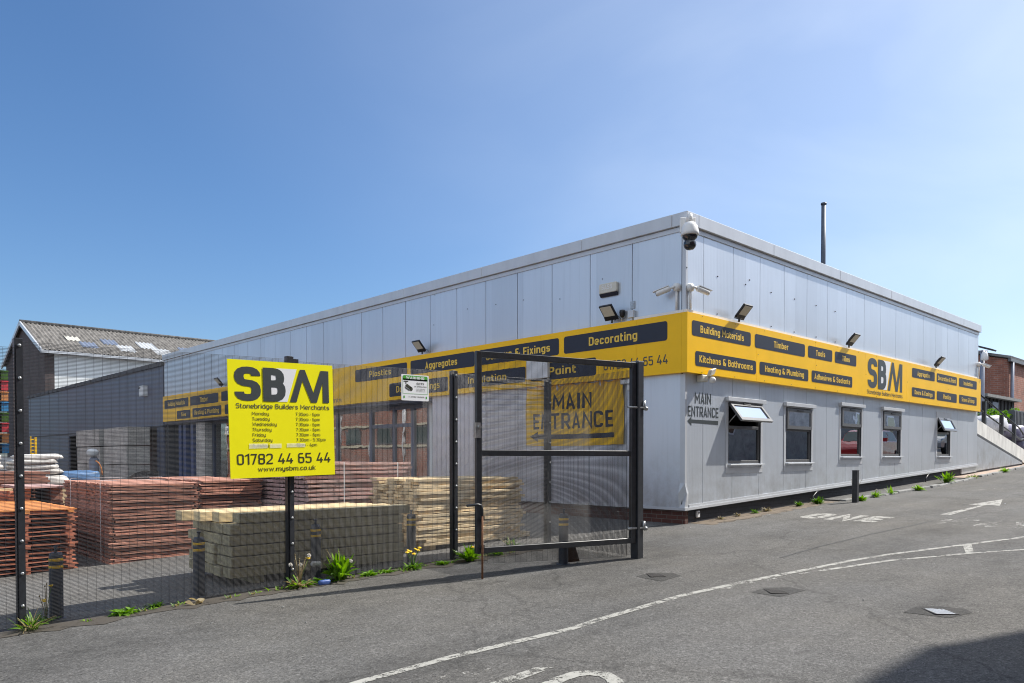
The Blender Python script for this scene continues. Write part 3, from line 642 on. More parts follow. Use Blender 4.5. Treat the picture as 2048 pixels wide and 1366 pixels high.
# coping with joints, thin shadow gap below it
mb = MB()
def coping(mb):
    xs = [-.07, .30, 3.05, 6.2, 9.3, 12.4, 15.2, LX+.06]
    for a, b in zip(xs, xs[1:]): mb.box(a+.003, b-.003, -.075, .25, 5.335, 5.565)
    ys = [.252]+[2.4+3.05*i for i in range(8)]+[LY+.05]
    for a, b in zip(ys, ys[1:]): mb.box(-.07, .25, a+.003, b-.003, 5.335, 5.565)
    mb.box(LX-.2, LX+.06, .252, LY, 5.335, 5.565)
coping(mb); mb.build('coping', M['trim'], BLD, bevel=.006)
mb = MB(); mb.box(-.018, LX+.01, -.02, -.001, 5.245, 5.325); mb.box(-.02, -.001, -.0005, LY, 5.245, 5.325)
mb.build('eaves_trim', M['trim'], BLD)
# corner flashing, bent at its foot, and sill trim along the bottom of the cladding
mb = MB(); mb.box(-.006, .055, -.006, -.0005, 3.80, 5.24); mb.box(-.006, -.0005, -.0005, .07, 3.80, 5.24); mb.build('corner_flashing', M['trim'], BLD); mb = MB()
mb.box(-.006, .055, -.006, -.0005, .74, 2.70); mb.box(-.006, -.0005, -.0005, .10, .74, 2.70)
mb.add([(-.006, -.006, .74), (.055, -.006, .74), (.09, -.022, .56), (.02, -.035, .55), (.095, -.004, .30), (-.01, -.006, .30), (-.006, .10, .74), (-.03, .12, .55), (-.006, .115, .29)],
       [(0, 1, 2, 3), (3, 2, 4, 5), (0, 3, 7, 6), (3, 5, 8, 7)])
mb.build('corner_flashing', M['trim'], BLD)
mb = MB(); mb.slopebox(-.03, LX+.02, -.035, -.007, lambda x: zb(x)-.035, lambda x: zb(x)+.012); mb.slopebox(.13, LX, -.014, -.001, lambda x: zb(x)+.014, lambda x: zb(x)+.06)
mb.box(-.035, -.007, -.006, 7.38, .25, .296)
mb.build('sill_trim', M['trim'], BLD)
# plinths
mb = MB(); mb.slopebox(.075, 15.45, .045, .16, lambda x: gz(x)-.3, lambda x: zb(x)-.02); mb.build('plinth', M['plinth'], BLD)
mb = MB(); mb.box(.04, .0749, .02, 7.38, -.4, .27); mb.box(.075, .14, .02, .0449, -.4, .25); mb.build('brick_plinth', M['redbrick'], BLD)
mb = MB(); mb.slopebox(15.45, LX, .01, .05, lambda x: gz(x)+.08, lambda x: zb(x)-.036); mb.build('skirt', M['silver'], BLD)
mb = MB(); mb.slopebox(15.6, LX+5.5, .06, .12, lambda x: gz(x)-.1, lambda x: gz(x)+.10); mb.build('base_gap', M['groove'], BLD)
# drill holes / fixings dotted over the upper wall
mb = MB()
for px, py in ((1373, 535), (1435, 553), (1491, 569), (1542, 585), (1589, 598), (1632, 611), (1670, 623), (1434, 628), (1542, 653), (1588, 664), (1632, 674), (1670, 684), (1499, 560)):
    p = onY(px, py); mb = MB(); mb.lathe([(.014, 0), (.012, .012), (0, .013)], (p.x, -.0005, p.z), 8, axis=(0, -1, 0)); mb.build('wall_bolt', M['groove'], BLD)
for px, py in ((935, 618), (992, 609), (1047, 600), (1120, 598), (868, 650), (1205, 558), (870, 590)):
    p = onX(px, py); mb = MB(); mb.lathe([(.010, 0), (.010, .01), (0, .011)], (-.0005, p.y, p.z), 8, axis=(-1, 0, 0)); mb.build('wall_bolt', M['groove'], BLD)
# painted-on direction lettering by the corner
mb = MB()
o = (0, -.0035, 0)
put_text(mb, 'MAIN', o, AXR, .305, .845, 2.185, 2.385, .004)
put_text(mb, 'ENTRANCE', o, AXR, .085, 1.10, 1.945, 2.135, .004)
mb.poly(o, *AXR, [(.07, 1.86), (.20, 1.775), (.20, 1.83), (1.09, 1.815), (1.09, 1.89), (.20, 1.89), (.20, 1.945)])
mb.build('lettering', M['ink'], BLD)

# windows
def window(a, b, z0, z1, ang, hood=True, tall=.05):
    w = MB(); t = .085
    w.box(a-t, a, -.012, .06, z0-.10, z1+.02); w.box(b, b+t, -.012, .06, z0-.10, z1+.02)
    w.box(a-t, b+t, -.010, .05, z0-.185, z0-.075)
    if hood:
        w.box(a-t-.02, b+t+.02, -.075, -.0005, z1+.025, z1+.10); w.box(a, b, -.012, .06, z1+.0, z1+.024)
    else: w.box(a-t, b+t, -.012, .05, z1+.0, z1+.17)
    wp = w.build('window', M['trim'], BLD, bevel=.003)
    sl = MB(); sl.box(a-.01, b+.06, -.075, .06, z0-.035, z0-.012); sl.build('sill', M['trim'], wp, bevel=.003)
    f = MB(); fw = .055; y0, y1 = .012, .075; zm = z0+(z1-z0)*.60
    f.box(a, b, y0, y1, z0-.011, z0+fw); f.box(a, b, y0, y1, z1-fw, z1-.001); f.box(a, a+fw, y0, y1, z0+fw, z1-fw); f.box(b-fw, b, y0, y1, z0+fw, z1-fw)
    f.box(a+fw, b-fw, y0, y1, zm-.03, zm+.03)
    f.build('frame', M['upvc'], wp, bevel=.004)
    p = MB(); p.box(a+fw, b-fw, .040, .046, z0+fw, zm-.03); p.build('pane', M['glass'], wp)
    # top hung vent
    hz, hy = z1-.02, .008; hh = hz-(zm+.012); c, s_ = math.cos(ang), math.sin(ang)
    def T(x, u, v): return (x, hy-u*s_-v*c, hz-u*c+v*s_)      # u down the leaf, v out of it
    def lb(m_, xa, xb, ua, ub, va, vb): m_.hexa([T(xa, ub, va), T(xb, ub, va), T(xb, ub, vb), T(xa, ub, vb)], [T(xa, ua, va), T(xb, ua, va), T(xb, ua, vb), T(xa, ua, vb)])
    sf = MB(); q = .07
    lb(sf, a+.02, b-.02, 0, q, 0, .045); lb(sf, a+.02, b-.02, hh-q, hh, 0, .045); lb(sf, a+.02, a+.02+q, q, hh-q, 0, .045); lb(sf, b-.02-q, b-.02, q, hh-q, 0, .045)
    sa = sf.build('vent_sash', M['upvc_lit'], wp)
    g = MB(); lb(g, a+.02+q, b-.02-q, q, hh-q, .018, .026); g.build('vent_pane', M['sashglass'] if ang > .1 else M['glass'], wp)
    hd = MB(); mx = (a+b)/2
    lb(hd, mx-.13, mx+.13, .018, .042, .045, .062); hd.build('trickle_vent', M['lamp_body'], wp)
    if ang > .1:
        st = MB()
        for xx in (a+.03, b-.045): st.tube([(xx, .03, hz-hh*.9), T(xx, hh*.62, 0)], .007, 5)
        st.build('stay', M['steel'], wp)
for i, (a, b, z0, z1) in enumerate(WIN):
    window(a, b, z0, z1, math.radians((38, 0, 0, 0, 26)[i]), hood=i != 4)
# things inside the office windows
t = tag(MB().lathe([(0, 0), (.06, 0), (.09, .10), (.10, .22), (.08, .23), (.0, .23)], (1.75, .35, 1.10), 14).build('desk_bin', M['bluesign']), 'small blue pot behind the lower pane nearest the corner', 'pot')

# ------------------------------------------------------------------ shop front under the left fascia (recessed)
XF = .42
mb = MB(); mb.box(.08, XF+.3, 7.39, LY-.2, 2.60, 2.70); mb.box(.0, .05, 7.39, LY, 2.62, 2.70); mb.build('soffit', M['slate'], BLD)
mb = MB(); mb.box(.05, XF+.1, 7.30, 7.385, .1, 2.60); mb.box(XF-.05, XF+.05, 7.39, 8.0, .1, 2.60); mb.build('shop_return', M['int_white'], BLD)
SF = MB()
def mull(y, w=.10, z0=.1, z1=2.6): SF.box(XF-.05, XF+.05, y-w/2, y+w/2, z0, z1)
for y, w in ((8.05, .1), (8.75, .14), (9.62, .10), (10.75, .14), (12.6, .12), (15.2, .12), (17.8, .12), (20.1, .12), (21.9, .14)): mull(y, w)
SF.box(XF-.04, XF+.04, 8.75, 10.75, 2.02, 2.12); SF.box(XF-.04, XF+.04, 7.45, 21.9, 2.5, 2.6); SF.box(XF-.04, XF+.04, 7.45, 21.9, .1, .22)
SF.build('shop_frame', M['slate'], BLD)
G_ = MB()
for a, b in ((8.12, 8.66), (8.84, 9.56), (9.68, 10.66), (10.84, 12.52), (12.68, 15.12), (15.28, 17.72), (17.88, 20.02), (20.18, 21.8)): G_.box(XF-.005, XF+.005, a, b, .22, 2.5)
G_.build('shop_glazing', M['shopglass'], BLD)
# brick wall and pale beams added to imitate a reflection; white wall further on
mb = MB(); mb.box(4.0, 4.12, 3.4, 15.0, .2, 2.95); mb.box(.5, 4.0, 3.4, 3.5, .2, 2.95); mb.build('reflection_brick_wall', M['wallbrick'], BLD)
mb = MB()
mb.box(3.86, 3.98, 3.6, 15, 1.78, 1.90); mb.box(3.4, 3.5, 9.3, 9.42, .2, 2.9); mb.box(2.2, 2.32, 7.9, 8.0, 1.95, 2.95); mb.box(2.8, 2.95, 11.1, 11.2, .2, 2.2)
mb.obox((2.0, 6.9, 2.3), (0, .18, .62), (.06, 0, 0), (0, .06, -.02)); mb.box(2.4, 2.5, 11.6, 11.72, .2, 1.6); mb.box(3.0, 3.1, 8.4, 10.6, 1.2, 1.3)
mb.build('reflection_beam', M['beam'], BLD)
mb = MB(); mb.box(1.15, 1.25, 15.1, 22.5, .2, 2.95); mb.box(.6, 3.0, 15.0, 15.1, .2, 2.95); mb.build('interior_wall', M['int_white'], BLD)
# bluish recess and grey columns at the far end
mb = MB(); mb.box(.6, .7, 22.6, 25.9, .1, 2.6); mb.build('dark_bay_back', M['groove'], BLD)
mb = MB()
for y in (23.6, 24.4, 24.9): mb.box(.25, .55, y, y+.3, .1, 2.58)
mb.build('bay_column', M['bluepipe'], BLD)
mb = MB(); mb.box(.1, .45, 22.0, 22.9, .1, 2.58); mb.build('grey_pier', M['blocks'], BLD)
# goods seen through the glass
def simple(name, mat, label, cat, fn, group=None):
    m_ = MB(); fn(m_); return tag(m_.build(name, mat), label, cat, group)
simple('poster', M['redsign'], 'red and white poster high on the white shop wall', 'poster', lambda q: q.box(1.12, 1.145, 21.6, 22.7, 1.95, 2.3))
simple('poster', M['bluesign'], 'narrow blue notice on the white shop wall beside a mullion', 'poster', lambda q: q.box(1.12, 1.145, 20.0, 20.35, 1.85, 2.3))
simple('wall_heater', M['maroon'], 'small maroon panel hung on the white shop wall', 'panel', lambda q: q.box(1.08, 1.145, 18.3, 19.3, 1.72, 2.0))
simple('settle', M['maroon'], 'dark maroon slatted seat back inside the shop window', 'bench', lambda q: [q.box(.92, .98, 18.2, 21.3, .95+.14*i, 1.07+.14*i) for i in range(5)] and q.box(.62, .92, 18.2, 21.3, .8, .86) and q.box(.9, .98, 18.2, 18.3, .2, .95) and q.box(.9, .98, 21.2, 21.3, .2, .95))
simple('rail_barrier', M['bluebag'], 'pale blue handrail crossing the shop doorway', 'rail', lambda q: q.box(.55, .61, 18.4, 22.0, .70, .78) and q.box(.55, .60, 18.4, 18.46, .2, .70) and q.box(.55, .60, 21.9, 21.96, .2, .70))
simple('counter_sign', M['corr_blue'], 'light blue hanging sign board inside the shop glazing', 'sign', lambda q: q.box(1.3, 1.34, 7.4, 8.7, 1.48, 1.74))
simple('notice_board', M['white_ink'], 'white paper notice inside the glass by the mullion', 'notice', lambda q: q.box(XF+.012, XF+.02, 8.88, 9.2, 1.45, 1.85))
simple('red_notice', M['redsign'], 'small red and white sticker low inside the glazing', 'notice', lambda q: q.box(XF+.012, XF+.02, 9.72, 9.95, 1.05, 1.40))
simple('shelf_rack', M['corr_blue'], 'pale blue metal stepped rack inside the shop', 'rack', lambda q: [q.box(1.2, 1.7, 7.6, 8.3, .45+.25*i, .48+.25*i) for i in range(4)] and q.box(1.2, 1.24, 7.6, 7.64, .2, 1.3) and q.box(1.2, 1.24, 8.26, 8.3, .2, 1.3))

# ------------------------------------------------------------------ fascia signs
FZ0, FZ1 = 2.712, 3.775
def fascia(label, segs, axes, box, o, name='fascia_sign'):
    t = thing(name, label, 'sign', (0, 0, FZ0)); m_ = MB()
    for a, b in zip(segs, segs[1:]): box(m_, a, b)
    m_.build('board', M['yellow'], t); return t
def pills(t, lst, o, axes):
    nz = axes[0].cross(axes[1])
    for s, x0, x1, y0, y1, hx in lst:
        m_ = MB(); m_.poly(o, *axes, rrect(x0, x1, y0, y1, .05))
        pn = m_.build('name_panel', M['navy'], t)
        if s:
            m_ = MB(); w = (x1-x0); c = (x0+x1)/2; h = (y1-y0)
            put_text(m_, s, Vector(o)+nz*.002, axes, c-w*hx/2, c+w*hx/2, y0+h*.27, y0+h*.75, .014); m_.build('lettering', M['yellow_ink'], pn)
A_ = '\u0251'
FR = fascia('long yellow fascia board on the sunlit wall above five windows', [-.12, 2.3, 4.86, 7.55, 10.30, 13.6, 16.86], AXR, lambda m_, a, b: m_.box(a+(.0025 if a > 0 else 0), b-.0025, -.12, -.001, FZ0, FZ1), None)
oR = (0, -.1235, 0)
pills(FR, [('Building M'+A_+'teri'+A_+'ls', .02, 2.06, 3.375, 3.645, .74), ('Timber', 2.22, 4.35, 3.375, 3.645, .29), ('Tools', 4.5, 5.70, 3.385, 3.645, .38), ('Tiles', 5.84, 7.02, 3.385, 3.645, .36),
           ('Kitchens & B'+A_+'throoms', .13, 2.27, 2.845, 3.11, .88), ('He'+A_+'ting & Plumbing', 2.41, 4.52, 2.86, 3.115, .80), ('Adhesives & Se'+A_+'l'+A_+'nts', 4.68, 6.80, 2.865, 3.12, .88),
           ('Aggreg'+A_+'tes', 10.68, 12.47, 3.40, 3.66, .56), ('Decor'+A_+'tion & P'+A_+'int', 12.64, 14.43, 3.40, 3.66, .88), ('Insul'+A_+'tion', 14.64, 16.41, 3.40, 3.665, .50),
           ('Doors & C'+A_+'sings', 10.68, 12.49, 2.88, 3.13, .78), ('Pl'+A_+'stics', 12.66, 14.44, 2.875, 3.14, .38), ('Screws & Fixings', 14.66, 16.43, 2.88, 3.15, .72)], oR, AXR)
mb = MB(); logo(mb, oR, AXR, 7.70, 9.97, 2.935, 3.68); put_text(mb, 'Stonebridge Builders Merch'+A_+'nts', oR, AXR, 7.68, 10.0, 2.785, 2.885, -.012, 0)
mb.build('emblem', [M['ink'], M['white_ink']], FR)
FL = fascia('long yellow fascia board on the shaded wall facing the timber yard', [.001]+[1.0+2.5*i for i in range(10)]+[25.95], AXL, lambda m_, a, b: m_.box(-.12, -.001, a+(.002 if a > .01 else 0), b-.002, FZ0, FZ1), None, 'fascia_sign')
sc_ = MB(); sc_.lathe([(.009, 0), (.008, .004), (0, .005)], (0, 0, 0), 8, axis=(0, -1, 0)); sc0 = sc_.build('screw', M['lamp_body'], FR, False); first = True
for xx in [.35+1.13*i for i in range(15)]:
    for zz in (FZ0+.03, FZ1-.03, (FZ0+FZ1)/2):
        if zz == (FZ0+FZ1)/2 and not any(abs(xx-q) < .5 for q in (2.3, 4.86, 7.55, 10.3, 13.6)): continue
        k_ = xx if zz != (FZ0+FZ1)/2 else min((2.3, 4.86, 7.55, 10.3, 13.6), key=lambda q: abs(q-xx))+.05
        o_ = sc0 if first else sc0.copy()
        if not first: COL.objects.link(o_); o_.parent = FR
        first = False; o_.location = (k_, -.1205, zz-FZ0)
oL = (-.1235, 0, 0)
ly = lambda a, b: (-a, -b)
def PL(s, ya, yb, z0, z1, hx): return (s, -ya, -yb, z0, z1, hx)
pills(FL, [PL('Decor'+A_+'ting', 2.83, .30, 3.315, 3.665, .47), PL('Screws & Fixings', 5.48, 2.97, 3.315, 3.66, .80), PL('Aggreg'+A_+'tes', 8.14, 5.64, 3.31, 3.66, .50), PL('Pl'+A_+'stics', 10.76, 8.29, 3.30, 3.645, .42),
           PL('P'+A_+'int', 3.79, 1.97, 2.82, 3.17, .42), PL('Insul'+A_+'tion', 6.47, 3.95, 2.83, 3.16, .52), PL('Doors & C'+A_+'sings', 9.09, 6.62, 2.80, 3.15, .74),
           PL('Building M'+A_+'teri'+A_+'ls', 25.75, 23.08, 3.24, 3.60, .72), PL('Timber', 22.9, 20.16, 3.24, 3.61, .28), PL('Tools', 19.9, 17.6, 3.26, 3.62, .4),
           PL('Tiles', 24.33, 22.88, 2.77, 3.10, .36), PL('He'+A_+'ting & Plumbing', 22.67, 19.9, 2.78, 3.13, .84), PL('Insul'+A_+'tion', 19.6, 17.4, 2.78, 3.13, .6)], oL, AXL)
mb = MB(); logo(mb, oL, AXL, -15.6, -12.45, 3.03, 3.66); put_text(mb, 'Stonebridge Builders Merch'+A_+'nts', oL, AXL, -15.6, -11.5, 2.80, 2.92, -.02, 0)
put_text(mb, '01782 44 65 44', oL, AXL, -1.78, -.29, 2.895, 3.065, -.005, 0)
mb.build('emblem', [M['ink'], M['white_ink']], FL)
# white trunking capping the fascia
mb = MB(); mb.box(-.06, LX-.1, -.065, -.003, 3.776, 3.835); mb.box(-.065, -.003, -.002, 1.1, 3.776, 3.835)
t = thing('cable_trunking', 'white cable trunking along the top of the sunlit fascia', 'trunking', (0, -.05, 3.776)); mb.build('duct', M['white_metal'], t)

# ================================================================== FITTINGS ON THE BUILDING
def floodlight(pos, out, label, size=.30, tilt=48):
    """LED floodlight on a stirrup; out = unit horizontal direction away from the wall"""
    t = thing('floodlight', label, 'floodlight', pos, 0, 'floodlights above the yellow fascia'); o = Vector(out); s_ = Vector((-o.y, o.x, 0)); u = Vector((0, 0, 1))
    a = math.radians(tilt); d = (o*math.cos(a)+u*math.sin(a)); n = (o*math.sin(a)-u*math.cos(a))
    h = size; c = o*.16 + u*.19
    m_ = MB(); m_.obox(c, s_*.15, d*h/2, n*.022); m_.obox(c-n*.03-d*.02, s_*.10, d*h*.28, n*.012)
    for i in range(6): m_.obox(c-n*.045, s_*(.004), d*h*.25, n*.012) if False else m_.obox(c-n*.045+s_*(-.08+.032*i), s_*.004, d*h*.26, n*.012)
    m_.build('casing', M['lamp_body'], t, False, bevel=.006)
    m_ = MB(); m_.obox(c+n*.024+d*h*.10, s_*.128, d*h*.33, n*.003); m_.build('diffuser', M['lamp_face'], t, False)
    m_ = MB(); m_.tube([c-d*h*.30+s_*.16, o*.06+s_*.16+u*.06, o*.06-s_*.16+u*.06, c-d*h*.30-s_*.16], .010, 6)
    m_.tube([o*.06+u*.0, o*.06+u*.07], .018, 8); m_.tube([o*.05+u*.03+s_*.05, -o*.0+u*.12+s_*.12, -o*.02+u*.05+s_*.16], .006, 5)
    m_.build('bracket', M['lamp_body'], t, False); return t
floodlight((1.62, -.06, 3.80), (0, -1, 0), 'black floodlight over the first pale name panels nearest the corner, on the sunlit side')
floodlight((6.60, -.06, 3.80), (0, -1, 0), 'black floodlight above the small panel lettered Tiles')
floodlight((12.58, -.06, 3.80), (0, -1, 0), 'black floodlight farthest along the sunlit fascia, past the big emblem')
floodlight((-.06, 1.58, 3.79), (-1, 0, 0), 'black floodlight below the cream alarm box on the shaded wall', .32)
floodlight((-.06, 7.65, 3.79), (-1, 0, 0), 'black floodlight above the panel lettered Aggregates on the shaded wall', .32)
floodlight((-.06, 19.9, 3.79), (-1, 0, 0), 'black floodlight at the distant end of the shaded fascia, left of the lemon sign', .32)
# small cream security light under the fascia
t = thing('security_light', 'small cream twin security light below the fascia near the painted arrow', 'light', (.46, -.1, 2.66))
m_ = MB(); m_.box(-.11, .08, -.03, .10, -.08, .04); m_.build('housing', M['cream'], t, False, bevel=.012)
m_ = MB(); m_.lathe([(0, 0), (.05, .0), (.06, .05), (.04, .09), (0, .10)], (.07, -.08, -.04), 12, axis=(.3, -1, -.3)); m_.build('lens', M['chrome_white'], t, False)
m_ = MB(); m_.obox((.08, -.10, .09), (.11, .02, .03), (.0, -.02, .055), (.01, -.03, .0)); m_.build('lamp_head', M['cream'], t, False, bevel=.008)
# dome camera on its corner arm
t = thing('dome_camera', 'white pan and tilt dome camera on an arm at the roof corner', 'camera', (-.25, -.25, 5.03)); t.scale = (.88, .88, .88)
m_ = MB(); m_.box(.03, .25, .2, .27, .14, .42) if False else m_.obox((.16, .16, .29), (.11, -.11, 0), (.03, .03, 0), (0, 0, .15)); m_.build('back_plate', M['chrome_white'], t, False, bevel=.01)
m_ = MB(); m_.tube([(.16, .16, .30), (.08, .08, .42), (.0, .0, .42), (-.0, -.0, .30)], [.05, .05, .05, .05], 12); m_.build('arm', M['chrome_white'], t, False)
m_ = MB(); m_.lathe([(.03, .30), (.10, .27), (.15, .20), (.175, .08), (.18, .03), (.165, .02), (.0, .02)], (0, 0, 0), 24); m_.build('shroud', M['chrome_white'], t, False)
m_ = MB(); m_.lathe([(.15, .018), (.14, -.03), (.10, -.07), (.09, -.09)], (0, 0, 0), 20); m_.lathe([(.09, -.07), (.12, -.11), (.125, -.16), (.11, -.21), (.07, -.25), (0, -.265)], (0, 0, 0), 20); m_.build('dome', M['dome'], t, False)
# two bullet cameras at the corner on their conduits
def bullet(pos, wall, aim, label, drop, grp='white bullet cameras'):
    t = thing('bullet_camera', label, 'camera', pos, 0, grp); o = Vector(wall); a = Vector(aim).normalized()
    m_ = MB(); m_.lathe([(.075, 0), (.078, .03), (.07, .07), (.03, .09), (0, .09)], (0, 0, 0), 18, axis=o); m_.build('base', M['chrome_white'], t, False)
    k = o*.10; e = k+a*.10
    m_ = MB(); m_.tube([o*.07, k, e], .022, 8); m_.build('arm', M['chrome_white'], t, False)
    m_ = MB(); m_.tube([e-a*.02, e, e+a*.20, e+a*.24], [.035, .05, .05, .05], 12)
    sd = a.cross(Vector((0, 0, 1))).normalized(); up = sd.cross(a)
    m_.obox(e+a*.14+up*.05, a*.15, sd*.045, up*.006); m_.build('body', M['chrome_white'], t, False)
    m_ = MB(); m_.lathe([(.046, 0), (.045, .008), (0, .009)], e+a*.24, 14, axis=a); m_.build('lens', M['dome'], t, False)
    if drop:
        m_ = MB(); m_.tube([o*.03+Vector((0, 0, -.04)), o*.03+Vector((0, 0, -drop))], .024, 8); m_.build('conduit', M['chrome_white'], t, False)
bullet((0, .17, 4.26), (-1, 0, 0), (-.35, .9, -.30), 'white bullet camera on the shaded wall beside the corner', .43)
bullet((.10, 0, 4.24), (0, -1, 0), (.95, -.3, -.22), 'white bullet camera on the sunlit wall beside the corner', .42)
bullet((LX-.05, 0, 4.28), (0, -1, 0), (.9, -.5, -.25), 'white bullet camera at the distant end of the sunlit wall by the grey pole', .45)
# alarm box, bracket and junction box with a small camera
t = thing('alarm_box', 'cream burglar alarm box with embossed letters and a navy base', 'alarm box', (0, 1.735, 4.48))
m_ = MB(); m_.poly((-.0005, 1.955, 4.40), (0, -1, 0), (0, 0, 1), rrect(0, .44, 0, .19, .03), .07) ; bx = m_.build('cover', M['cream'], t, bevel=.01)
m_ = MB(); put_text(m_, 'SASS', (-.0730, 0, 0), AXL, -1.88, -1.62, 4.47, 4.56, .01); m_.build('lettering', M['white_metal'], t)
m_ = MB(); m_.hexa([(-.03, 1.94, 4.335), (0, 1.94, 4.335), (0, 1.53, 4.335), (-.03, 1.53, 4.335)][::-1], [(-.068, 1.95, 4.398), (0, 1.95, 4.398), (0, 1.52, 4.398), (-.068, 1.52, 4.398)][::-1]); m_.build('strobe_base', M['bluesign'] if False else M['navy'], t)
t = thing('junction_box', 'grey junction box and slotted bracket beside a small black turret camera', 'junction box', (-.03, 1.16, 3.9))
m_ = MB(); m_.box(-.08, -.001, 1.10, 1.24, 3.84, 3.98); m_.box(-.06, -.001, 1.14, 1.2, 3.79, 3.84); m_.build('box', M['trim'], t, bevel=.008)
m_ = MB(); m_.box(-.02, -.001, 1.12, 1.22, 4.02, 4.16); m_.box(-.03, -.02, 1.15, 1.19, 4.05, 4.12, 0); m_.build('bracket', M['steel'], t)
t = thing('turret_camera', 'small black turret camera left of the grey junction box', 'camera', (-.08, 1.36, 3.95))
m_ = MB(); m_.lathe([(.0, .07), (.05, .06), (.06, .02), (.055, .0), (.05, -.04), (.03, -.075), (0, -.085)], (0, 0, 0), 14); m_.build('body', M['lamp_body'], t, False)
m_ = MB(); m_.tube([(.08, 0, .05), (0, 0, .05)], .02, 6); m_.tube([(0, 0, -.05), (.03, .05, -.16), (.07, .12, -.17)], .006, 5); m_.build('lead', M['white_metal'], t, False)
# white box hung on the shaded fascia
t = thing('sign_backing', 'plain white square box fixed on the shaded fascia beside the panel lettered Paint', 'box', (-.2, 3.5, 3.05))
m_ = MB(); m_.box(-.20, -.124, 3.22, 3.86, 2.86, 3.29); m_.build('cover', M['white_metal'], t, bevel=.01)
# flue on the roof
t = thing('flue_pipe', 'tall thin grey flue pipe standing on the flat roof', 'flue', (9.85, 2.0, 5.15))
m_ = MB(); m_.tube([(9.85, 2, 5.15), (9.85, 2, 8.4)], .065, 10); m_.tube([(9.85, 2, 6.55), (9.85, 2, 6.63)], .085, 10); m_.build('pipe', M['flue'], t)
m_ = MB(); m_.tube([(9.85, 2, 8.4), (9.85, 2, 8.45)], .08, 12); m_.build('cowl', M['flue'], t)
# doorbell like box on the plinth
t = thing('key_safe', 'little white box with a dark dial on the black plinth by the corner', 'key safe', (.455, .04, .16))
m_ = MB(); m_.box(.41, .50, -.005, .0449, .10, .225); m_.build('case', M['white_metal'], t, bevel=.012)
m_ = MB(); m_.lathe([(.02, 0), (.018, .008), (0, .009)], (.455, -.0052, .19), 12, axis=(0, -1, 0)); m_.build('dial', M['lamp_body'], t)
# loose cable hoops on the plinth
for x, h, lab in ((4.95, .30, 'black cable looping down the dark plinth under the middle windows'), (12.1, .26, 'black cable looping down the dark plinth under the distant window')):
    m_ = MB(); m_.tube([(x+.5, .02, zb(x+.5)-.04), (x+.25, -.02, zb(x)-.05), (x+.05, -.03, zb(x)-.14), (x, -.03, gz(x)+.1), (x+.05, -.02, gz(x)+.02)], .014, 6)
    tag(m_.build('cable', M['black_coat']), lab, 'cable')
# square post on the pavement edge
t = thing('steel_post', 'short square dark steel post on the kerb below the third window', 'post', (5.44, -.78, gz(5.44)))
m_ = MB(); m_.box(-.055, .055, -.055, .055, -.1, .70); m_.build('shaft', M['black_coat'], t, False, bevel=.005)
m_ = MB(); m_.box(-.058, .058, -.058, .058, .7005, .712); m_.build('cap', M['black_coat'], t, False)

# ================================================================== GREY EXTENSION AND FAR BUILDINGS
EXT = thing('grey_extension', 'long lower extension clad in dark slate blue sheets beyond the shop front', 'building', (0, 26.2, 0))
Y1, Y2 = 26.2, 51.5
mb = MB()
HOL = [(27.0, 30.6, 0, 2.5), (31.0, 35.2, 0, 2.5), (37.5, 41.5, 0, 2.42)]
def putE(c, d, z0, z1):
    z0 = .0 if z0 is None else z0
    if z1 > z0: mb.box(-.02, .06, c, d, z0, z1)
wall_cells(mb, [Y1+1.15*i for i in range(22)]+[Y2], 0, 5.12, [(a, b, -1, z) for a, b, _, z in HOL], .006, putE)
mb.build('wall', M['slate'], EXT)
mb = MB(); mb.box(-.10, .3, Y1, Y2+.1, 5.121, 5.30); mb.box(-.06, .02, Y1, Y2, 2.52, 2.58)
for i in range(26): mb.box(-.12, -.1005, Y1+.5+i, Y1+.62+i, 5.15, 5.28)
mb.build('gutter', M['groove'], EXT)
mb = MB(); mb.box(.3, 16, Y1+.1, Y2, 5.0, 5.12); mb.build('roof', M['roofdark'], EXT)
mb = MB(); mb.box(3.0, 3.1, Y1, Y2, -.2, 5.0); mb.box(.06, 16, Y2-.1, Y2, -.2, 5.0); mb.box(.06, 3, Y1+.1, Y1+.2, -.2, 5.0); mb.build('inner_wall', M['interior'], EXT)
mb = MB(); mb.tube([(-.12, 28.5, 4.35), (-.3, 28.5, 4.3)], .03, 6); mb.build('lamp_bracket', M['lamp_body'], EXT)
simple('wall_box', M['white_metal'], 'small white box high on the slate blue extension', 'box', lambda q: q.box(-.22, -.021, 28.15, 28.65, 3.95, 4.4))
# tall packs of grey blocks standing in the openings
for y0, y1, lab in ((31.0, 34.9, 'tall grey pack of concrete blocks in the opening farther from the shop front'), (27.05, 30.4, 'tall grey pack of concrete blocks in the opening next to the shop front')):
    t = thing('block_pack', lab, 'block pack', (-.6, (y0+y1)/2, gz(-.6)), 0, 'packs of grey blocks')
    m_ = MB()
    for k in range(3): m_.box(-.62+R.uniform(-.03, .03), .3, -(y1-y0)/2+R.uniform(0, .08), (y1-y0)/2, .12+.82*k, .90+.82*k)
    m_.build('blocks', M['blocks'], t, False)
    m_ = MB()
    for k in range(3): m_.box(-.6, .3, -(y1-y0)/2+.2+k*1.2, -(y1-y0)/2+.35+k*1.2, 0, .12)
    m_.build('pallet', M['plank'], t, False)
simple('gas_bottle', M['galvpole'], 'grey post with a white cap standing before the dark opening', 'post', lambda q: q.lathe([(0, 0), (.16, 0), (.17, .1), (.17, 1.25), (.1, 1.36), (0, 1.38)], (-3.3, 24.0, gz(-3.3)), 14))
simple('post_cap', M['white_metal'], 'white plastic head resting on the grey post', 'cap', lambda q: q.lathe([(0, 0), (.2, .02), (.22, .16), (.14, .26), (0, .28)], (-3.36, 23.95, gz(-3.3)+1.385), 12))
